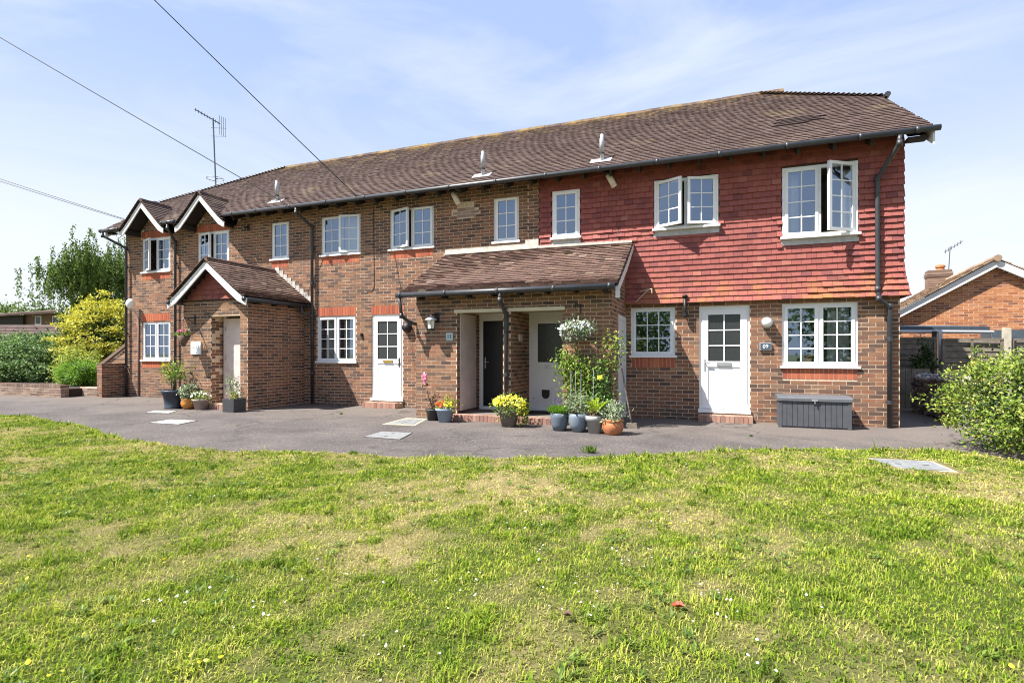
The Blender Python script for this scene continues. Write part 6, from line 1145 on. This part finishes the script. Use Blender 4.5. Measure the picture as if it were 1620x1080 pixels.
for s_ in (-1, 1):
    q = [B3(0, -0.21, BZ - 0.03), B3(s_ * er, -0.21, BZ - 0.03 - er * BT), B3(s_ * er, -0.21, BZ - 0.23 - er * BT), B3(0, -0.21, BZ - 0.25)]; q2 = [B3(0, -0.18, BZ - 0.03), B3(s_ * er, -0.18, BZ - 0.03 - er * BT), B3(s_ * er, -0.18, BZ - 0.23 - er * BT), B3(0, -0.18, BZ - 0.25)]
    MB().add(q + q2, [(0, 1, 2, 3), (7, 6, 5, 4), (0, 4, 5, 1), (2, 6, 7, 3), (1, 5, 6, 2)]).build('bargeboard', 'white_wood', bg_)
    MB().quad(B3(0, -0.18, BZ - 0.20), B3(s_ * er, -0.18, BZ - 0.20 - er * BT), B3(s_ * er, 0.0, BZ - 0.20 - er * BT), B3(0, 0, BZ - 0.20)).build('soffit_board', 'white_wood', bg_)
tch = 4.9; c0 = [B3(a, b, z) for z in (BZ - 0.75, BZ + 0.40) for a, b in ((-0.62, tch), (0.1, tch), (0.1, tch + 0.5), (-0.62, tch + 0.5))]
Pc = Vector(B3(-0.62, tch, 0)); ch = MB().add(c0, [(0, 1, 5, 4), (1, 2, 6, 5), (2, 3, 7, 6), (3, 0, 4, 7), (4, 5, 6, 7)]).build('chimney', 'brick_old', bg_)
m = MB()
for k_ in range(12):
    z = BZ - 0.62 + k_ * 0.085; g_ = 0.035 if k_ in (9, 10) else 0.008; q = [B3(a, b, zz) for zz in (z, z + 0.072) for a, b in ((-0.62 - g_, tch - g_), (0.1 + g_, tch - g_), (0.1 + g_, tch + 0.5 + g_), (-0.62 - g_, tch + 0.5 + g_))]; m.add(q, [(0, 1, 5, 4), (1, 2, 6, 5), (2, 3, 7, 6), (3, 0, 4, 7), (4, 5, 6, 7), (3, 2, 1, 0)], random.random())
o = m.build('brick_courses', 'brick_old', ch, rnd=True); o['kind'] = 'stuff'
MB().lathe([(0.15, 0.0), (0.13, 0.10), (0.17, 0.12), (0.16, 0.18), (0.09, 0.22)], B3(-0.2, tch + 0.25, BZ + 0.40), 10).build('chimney_pot', 'pot_terra', ch); MB().quad(B3(-0.66, tch - 0.12, BZ - 0.44), B3(-0.2, tch - 0.10, BZ - 0.13), B3(-0.2, tch - 0.02, BZ - 0.08), B3(-0.66, tch - 0.02, BZ - 0.38)).build('flashing', 'mortar_light', ch)
def yagi(t_, top, a, b, n, L, r=0.012):
    a, b = Vector(a), Vector(b); MB().tube([a, b], r * 1.2, 6).build('boom', 'mast', t_); d_ = (b - a).normalized(); sd = d_.cross(Vector((0, 0, 1))).normalized()
    for i in range(n):
        p = a.lerp(b, (i + 0.3) / n); MB().tube([p - Vector((0, 0, L)), p + Vector((0, 0, L))], r * 0.75, 5).build('element', 'mast', t_)
    return d_, sd
ct = Vector(B3(0.02, tch + 0.1, BZ + 0.3)); t_ = thing('tv_aerial', 'small television aerial on the bungalow chimney', 'aerial', tuple(ct)); MB().tube([ct, ct + Vector((0.05, 0, 0.95))], 0.016, 6).build('mast', 'mast', t_); yagi(t_, None, ct + Vector((-0.22, -0.3, 0.72)), ct + Vector((0.40, -0.1, 1.12)), 6, 0.07)
# flat roofed carport in front of the bungalow
t_ = thing('carport', 'low flat roofed carport with dark felt and white gutter before the bungalow', 'carport', (6.0, 7.2, 0)); c1, c2 = at(1418, 522, 14.6), at(1566, 524, 14.6); a, b = Vector((c1[0] - 0.6, c1[1] - 0.15, 0)), Vector((c2[0], c2[1], 0)); nb = Vector((-(b - a).y, (b - a).x, 0)).normalized() * 1.15
m = MB(); q = [a, b, b + nb, a + nb]; m.add([p + Vector((0, 0, 1.93)) for p in q] + [p + Vector((0, 0, 2.03 if i < 2 else 2.12)) for i, p in enumerate(q)], [(0, 1, 5, 4), (4, 5, 6, 7), (1, 2, 6, 5), (3, 0, 4, 7), (3, 2, 1, 0)]); m.build('roof', 'felt', t_)
MB().tube([a + Vector((0, -0.05, 1.90)), b + Vector((0.05, -0.05, 1.88))], 0.045, 8).build('gutter', 'galv', t_); MB().tube([b + Vector((0, -0.05, 1.86)), b + Vector((0.02, -0.02, 1.70)), b + Vector((0.25, 0.0, 1.66)), b + Vector((0.9, 0.05, 1.66))], 0.03, 8).build('downpipe', 'white', t_)
for px in (1478, 1487): c_ = at(px, 560, 14.4); MB().box(c_[0] - 0.045, c_[0] + 0.045, c_[1] - 0.045, c_[1] + 0.045, 0, 1.90).build('post', 'galv' if px == 1487 else 'rafter', t_)
t_ = thing('lean_to', 'dark blue felt lean to roof behind the concrete fence post', 'lean-to', (8.6, 7.6, 0)); c1 = at(1568, 530, 15.0); m = MB(); a = Vector((c1[0], c1[1], 0)); m.add([a + e1 * s_ + e2 * u_ + Vector((0, 0, z)) for z in (1.66, 1.95) for s_, u_ in ((0, 0), (3.4, 0), (3.4, 0.9), (0, 0.9))], [(0, 1, 5, 4), (4, 5, 6, 7), (1, 2, 6, 5), (3, 0, 4, 7), (3, 2, 1, 0)]); m.build('roof', 'felt', t_); m = MB(); m.add([a + e1 * s_ + e2 * u_ + Vector((0, 0, z)) for z in (0, 1.66) for s_, u_ in ((0.05, 0.1), (3.3, 0.1), (3.3, 0.85), (0.05, 0.85))], [(0, 1, 5, 4), (1, 2, 6, 5), (2, 3, 7, 6), (3, 0, 4, 7)]); m.build('wall', 'rafter', t_)
# fence of horizontal boards
def fence_panel(x0, x1, y0, y1, z1, label):
    t_ = thing('board_fence', label, 'fence', ((x0 + x1) / 2, (y0 + y1) / 2, 0), 'board fences behind the flint wall'); n_ = int(z1 / 0.14)
    for i in range(n_):
        za = i * z1 / n_; dy_ = 0.0; j = random.uniform(-0.012, 0.012); m = MB(); m.add([(x0, y0 - dy_, za + j), (x1, y1 - dy_, za - j), (x1, y1 - dy_ + 0.03, za + 0.165 - j), (x0, y0 - dy_ + 0.03, za + 0.165 + j), (x0, y0 - dy_ + 0.02, za), (x1, y1 - dy_ + 0.02, za), (x1, y1 - dy_ + 0.045, za + 0.165), (x0, y0 - dy_ + 0.045, za + 0.165)], [(0, 1, 2, 3), (3, 2, 6, 7), (5, 4, 7, 6), (0, 4, 5, 1), (0, 3, 7, 4), (1, 5, 6, 2)]); m.build('board', 'wood_old', t_)
    MB().box(x0, x1, min(y0, y1) - 0.05, min(y0, y1) - 0.02, z1 - 0.02, z1 + 0.03).build('top_rail', 'wood_old', t_)
    for f_ in (0.02, 0.5, 0.98):
        x = x0 + (x1 - x0) * f_; y = y0 + (y1 - y0) * f_; MB().box(x - 0.025, x + 0.025, y - 0.065, y - 0.035, 0, z1).build('batten', 'wood_old', t_)
fence_panel(3.7, 5.42, 5.93, 5.95, 1.70, 'dark shaded board fence nearest the building, left of the grey post'); fence_panel(5.55, 6.82, 5.97, 6.0, 1.66, 'weathered board fence between the grey post and the concrete post'); fence_panel(6.98, 8.8, 6.0, 6.0, 1.64, 'sunlit weathered board fence right of the concrete post')
p_ = MB().prism([(6.83, 0), (6.97, 0), (6.97, 1.92), (6.955, 1.95), (6.845, 1.95), (6.83, 1.92)], 5.90, 6.04).build('fence_post', 'wood_post'); tag(recenter(p_), 'pale square concrete fence post rising above the fence', 'post')
# flint wall
FX, FY0, FY1 = 4.16, 0.75, 3.3; t_ = thing('flint_wall', 'low flint cobble garden wall along the side passage', 'wall', (FX + 0.2, 2.6, 0))
def fz(y): return 0.86 - 0.02 * (y - FY0)
m = MB(); m.add([(FX + 0.03, FY0 + 0.03, 0), (FX + 0.37, FY0 + 0.03, 0), (FX + 0.37, FY1, 0), (FX + 0.03, FY1, 0), (FX + 0.03, FY0 + 0.03, 0.83), (FX + 0.37, FY0 + 0.03, 0.83), (FX + 0.37, FY1, 0.74), (FX + 0.03, FY1, 0.74)], [(0, 1, 5, 4), (1, 2, 6, 5), (2, 3, 7, 6), (3, 0, 4, 7), (4, 5, 6, 7)]); m.build('core', 'mortar', t_)
sme = []
for k_ in range(5):
    rg = random.Random(k_); me = bpy.data.meshes.new('stone'); n = 7; V_ = [(0, 0, -0.5)]
    for z_, r_ in ((-0.20, 0.42), (0.05, 0.52), (0.33, 0.36)): V_ += [(r_ * math.cos(2 * math.pi * j / n + k_) * rg.uniform(0.8, 1.2), r_ * math.sin(2 * math.pi * j / n + k_) * rg.uniform(0.8, 1.2), z_ + rg.uniform(-0.06, 0.06)) for j in range(n)]
    V_.append((0, 0, 0.5)); Fs = [(0, 1 + (j + 1) % n, 1 + j) for j in range(n)] + [(1 + i * n + j, 1 + i * n + (j + 1) % n, 1 + (i + 1) * n + (j + 1) % n, 1 + (i + 1) * n + j) for i in range(2) for j in range(n)] + [(1 + 2 * n + j, 1 + 2 * n + (j + 1) % n, 1 + 3 * n) for j in range(n)]
    me.from_pydata(V_, [], Fs); me.materials.append(M['flint']); sme.append(me)
def stone(p, s_, par):
    o = bpy.data.objects.new('stone', random.choice(sme)); COL.objects.link(o); o.parent = par; q = ORG[par.name]; o.location = (p[0] - q[0], p[1] - q[1], p[2] - q[2]); o.scale = (s_ * random.uniform(0.7, 0.9), s_ * random.uniform(0.9, 1.5), s_ * random.uniform(0.7, 1.0)); o.rotation_euler = (random.uniform(-0.5, 0.5), random.uniform(-0.4, 0.4), random.uniform(-0.4, 0.4))
for i in range(20):
    for k_ in range(7): stone((FX + 0.03, FY0 + 0.08 + i * 0.13 + random.uniform(-0.03, 0.03) + (k_ % 2) * 0.06, 0.05 + k_ * 0.118 + random.uniform(-0.02, 0.02)), random.uniform(0.12, 0.165), t_)
for i in range(19): stone((FX + random.uniform(0.08, 0.3), FY0 + 0.08 + i * 0.138, fz(FY0 + i * 0.138) - 0.02), random.uniform(0.15, 0.22), t_)
for i in range(3):
    for k_ in range(7): stone((FX + 0.07 + i * 0.13, FY0 + 0.03, 0.05 + k_ * 0.118), random.uniform(0.12, 0.16), t_)
t_ = thing('side_gate', 'dark vertical board gate closing the side passage', 'gate', (4.1, 3.7, 0))
for i in range(9): MB().box(3.55 + i * 0.117, 3.66 + i * 0.117, 3.7, 3.725, 0.03, 0.95 + random.uniform(-0.01, 0.01)).build('board', 'wood_old', t_)
for z in (0.2, 0.8): MB().box(3.55, 4.60, 3.725, 3.76, z, z + 0.09).build('rail', 'wood_old', t_)
c_ = (5.02, 5.45, 1.0); t_ = thing('conifer_shrub', 'dark narrow evergreen shrub against the shaded fence', 'shrub', (c_[0], c_[1], 0)); MB().tube([(c_[0], c_[1], 0), (c_[0], c_[1], 1.5)], [0.04, 0.01], 6).build('stem', 'bark', t_); blob_leaves('foliage', c_, (0.20, 0.18, 0.55), 45, 20, 0.09, 0.05, 'lf_dark', t_, cr=0.2, shell=0.3)
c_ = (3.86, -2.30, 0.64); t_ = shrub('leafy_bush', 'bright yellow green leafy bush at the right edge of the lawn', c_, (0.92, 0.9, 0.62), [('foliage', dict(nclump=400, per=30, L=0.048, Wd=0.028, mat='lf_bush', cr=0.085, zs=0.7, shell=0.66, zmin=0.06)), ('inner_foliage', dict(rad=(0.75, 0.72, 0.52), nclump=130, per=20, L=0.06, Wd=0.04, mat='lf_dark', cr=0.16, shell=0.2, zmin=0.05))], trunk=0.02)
for i in range(26):
    q = random.uniform(0, 2 * math.pi); ph = random.uniform(0.15, 1.2); d_ = Vector((math.cos(q) * math.cos(ph), math.sin(q) * math.cos(ph), math.sin(ph))); a = Vector(c_) + Vector((d_.x * 0.7, d_.y * 0.7, d_.z * 0.45)); b = Vector(c_) + Vector((d_.x * 1.12, d_.y * 1.1, d_.z * 0.72 + 0.05)) 
    MB().tube([a, b], [0.006, 0.003], 5).build('twig', 'stem', t_); n = 22; tt = RNG.random((n, 1)); P = np.array(a) * (1 - tt) + np.array(b) * tt + RNG.normal(size=(n, 3)) * 0.02; leaf_mesh('sprig', P, unit(rand_dir(n) + np.array(d_)), unit(rand_dir(n) + np.array([0, 0, 1])), 0.05, 0.03, 'lf_bush', t_)['kind'] = 'stuff'
# grass tufts where the path meets walls and lawn
for i, (px, py, s_) in enumerate(((932, 716, 0.16), (560, 722, 0.12), (540, 655, 0.05), (1188, 690, 0.04))):
    p = ground(px, py); n = 90; Pp = np.array([p[0], p[1], 0.0]) + RNG.normal(size=(n, 3)) * np.array([s_ * 0.22, s_ * 0.16, 0]); tf_ = leaf_mesh('weed_tuft', Pp, unit(RNG.normal(size=(n, 3)) * 0.5 + np.array([0, 0, 1])), rand_dir(n), s_ * 0.7, 0.014, 'lf_weed', None); tag(recenter(tf_), ['weed growing at the lawn edge in front of the terracotta pot', 'weed tuft at the lawn edge, centre left', 'tiny weed in the path beside the brass letterbox door', 'tiny weed in the path before the right hand door'][i], 'weed')

# ------------------------------------------------------------------ roof aerial and overhead wires
t_ = thing('tv_aerial', 'tall television aerial on a mast above the left end of the main roof', 'aerial', (-16.62, 2.95, 6.3)); pt_ = Vector(at(337, 187, 19.3)); pb_ = Vector(at(341.5, 297, 19.25)); pb2 = pb_ + (pb_ - pt_) * 0.36
MB().tube([pb2, pt_], 0.024, 8).build('mast', 'mast', t_); yagi(t_, None, at(308, 173, 18.66), at(348, 196, 19.8), 9, 0.055, 0.015)
ra, rb = Vector(at(347, 195, 19.8)), Vector(at(357, 199, 20.0))
for i in range(4):
    p = ra.lerp(rb, i / 3); MB().tube([p + Vector((0, 0, -0.42)), p + Vector((0, 0, 0.28))], 0.008, 5).build('reflector', 'mast', t_)
for z in (-0.4, -0.1): MB().tube([Vector(at(334, 198, 19.4)) + Vector((0, 0, z)), rb + Vector((0, 0, z))], 0.007, 5).build('reflector_bar', 'mast', t_)
rc = Vector(at(340.5, 283, 19.3)); MB().tube([rc + Vector((0.28 * math.cos(q), 0.28 * math.sin(q), 0)) for q in np.linspace(0, 2 * math.pi, 25)], 0.010, 5).build('radio_loop', 'mast', t_); MB().tube([rc, rc + Vector((0.28, 0.05, 0))], 0.016, 5).build('loop_arm', 'mast', t_)
def wire(name, label, a, b, sag, group=None):
    a, b = Vector(a), Vector(b); pts = [a.lerp(b, i / 24) - Vector((0, 0, 4 * sag * (i / 24) * (1 - i / 24))) for i in range(25)]; o = MB().tube(pts, 0.0105, 5).build('overhead_wire', 'cable'); o['label'] = label; o['category'] = 'wire'
    if group: o['group'] = group
    recenter(o)
def onY(px, py, Y):
    u = (px - 810) / F_PX; v = (559 - py) / F_PX; dx, dy = -SN + u * CS, CS + u * SN; t = (Y + CAM_D) / dy; return (dx * t, Y, CAM_H + v * t)
wire('w', 'overhead wire running across the aerial mast to the eaves', at(-400, -178, 12), onY(462, 328, -0.5), 0.04); wire('w', 'steep overhead wire reaching the roof near its middle', at(-60, -300, 10), onY(568, 314, -0.5), 0.04)
wire('w', 'thin wire at the far left reaching the first small gable, upper strand', at(-420, 132, 24), onY(196, 346, -0.3), 0.15); wire('w', 'thin wire at the far left reaching the first small gable, lower strand', at(-420, 138, 24), onY(196, 347.5, -0.3), 0.17)
recs = [r_ for r_ in TL_REC]
by = {}
for r_ in recs: by.setdefault(r_['par'].name, []).append(r_)
for w_, rs in by.items():
    Vv, R_ = [], []
    for r_ in rs:
        v_, _ = tile_geo(r_['w'], r_['g'], r_['th']); Vv += [tuple(r_['c'] + r_['ux'] * a + r_['us'] * b + r_['n'] * c2) for a, b, c2 in v_]; R_ += [r_['r']] * 6
    o_ = np.arange(len(rs))[:, None] * 6; q = np.concatenate([o_ + np.array([0, 1, 2, 3]), o_ + np.array([4, 5, 1, 0])]); t3 = np.concatenate([o_ + np.array([4, 0, 3]), o_ + np.array([5, 2, 1])])
    s_ = np_mesh('roof_tiles', np.array(Vv), q, t3, rs[0]['mat'], rs[0]['par'], {'rnd': np.array(R_)}); s_['kind'] = 'stuff'
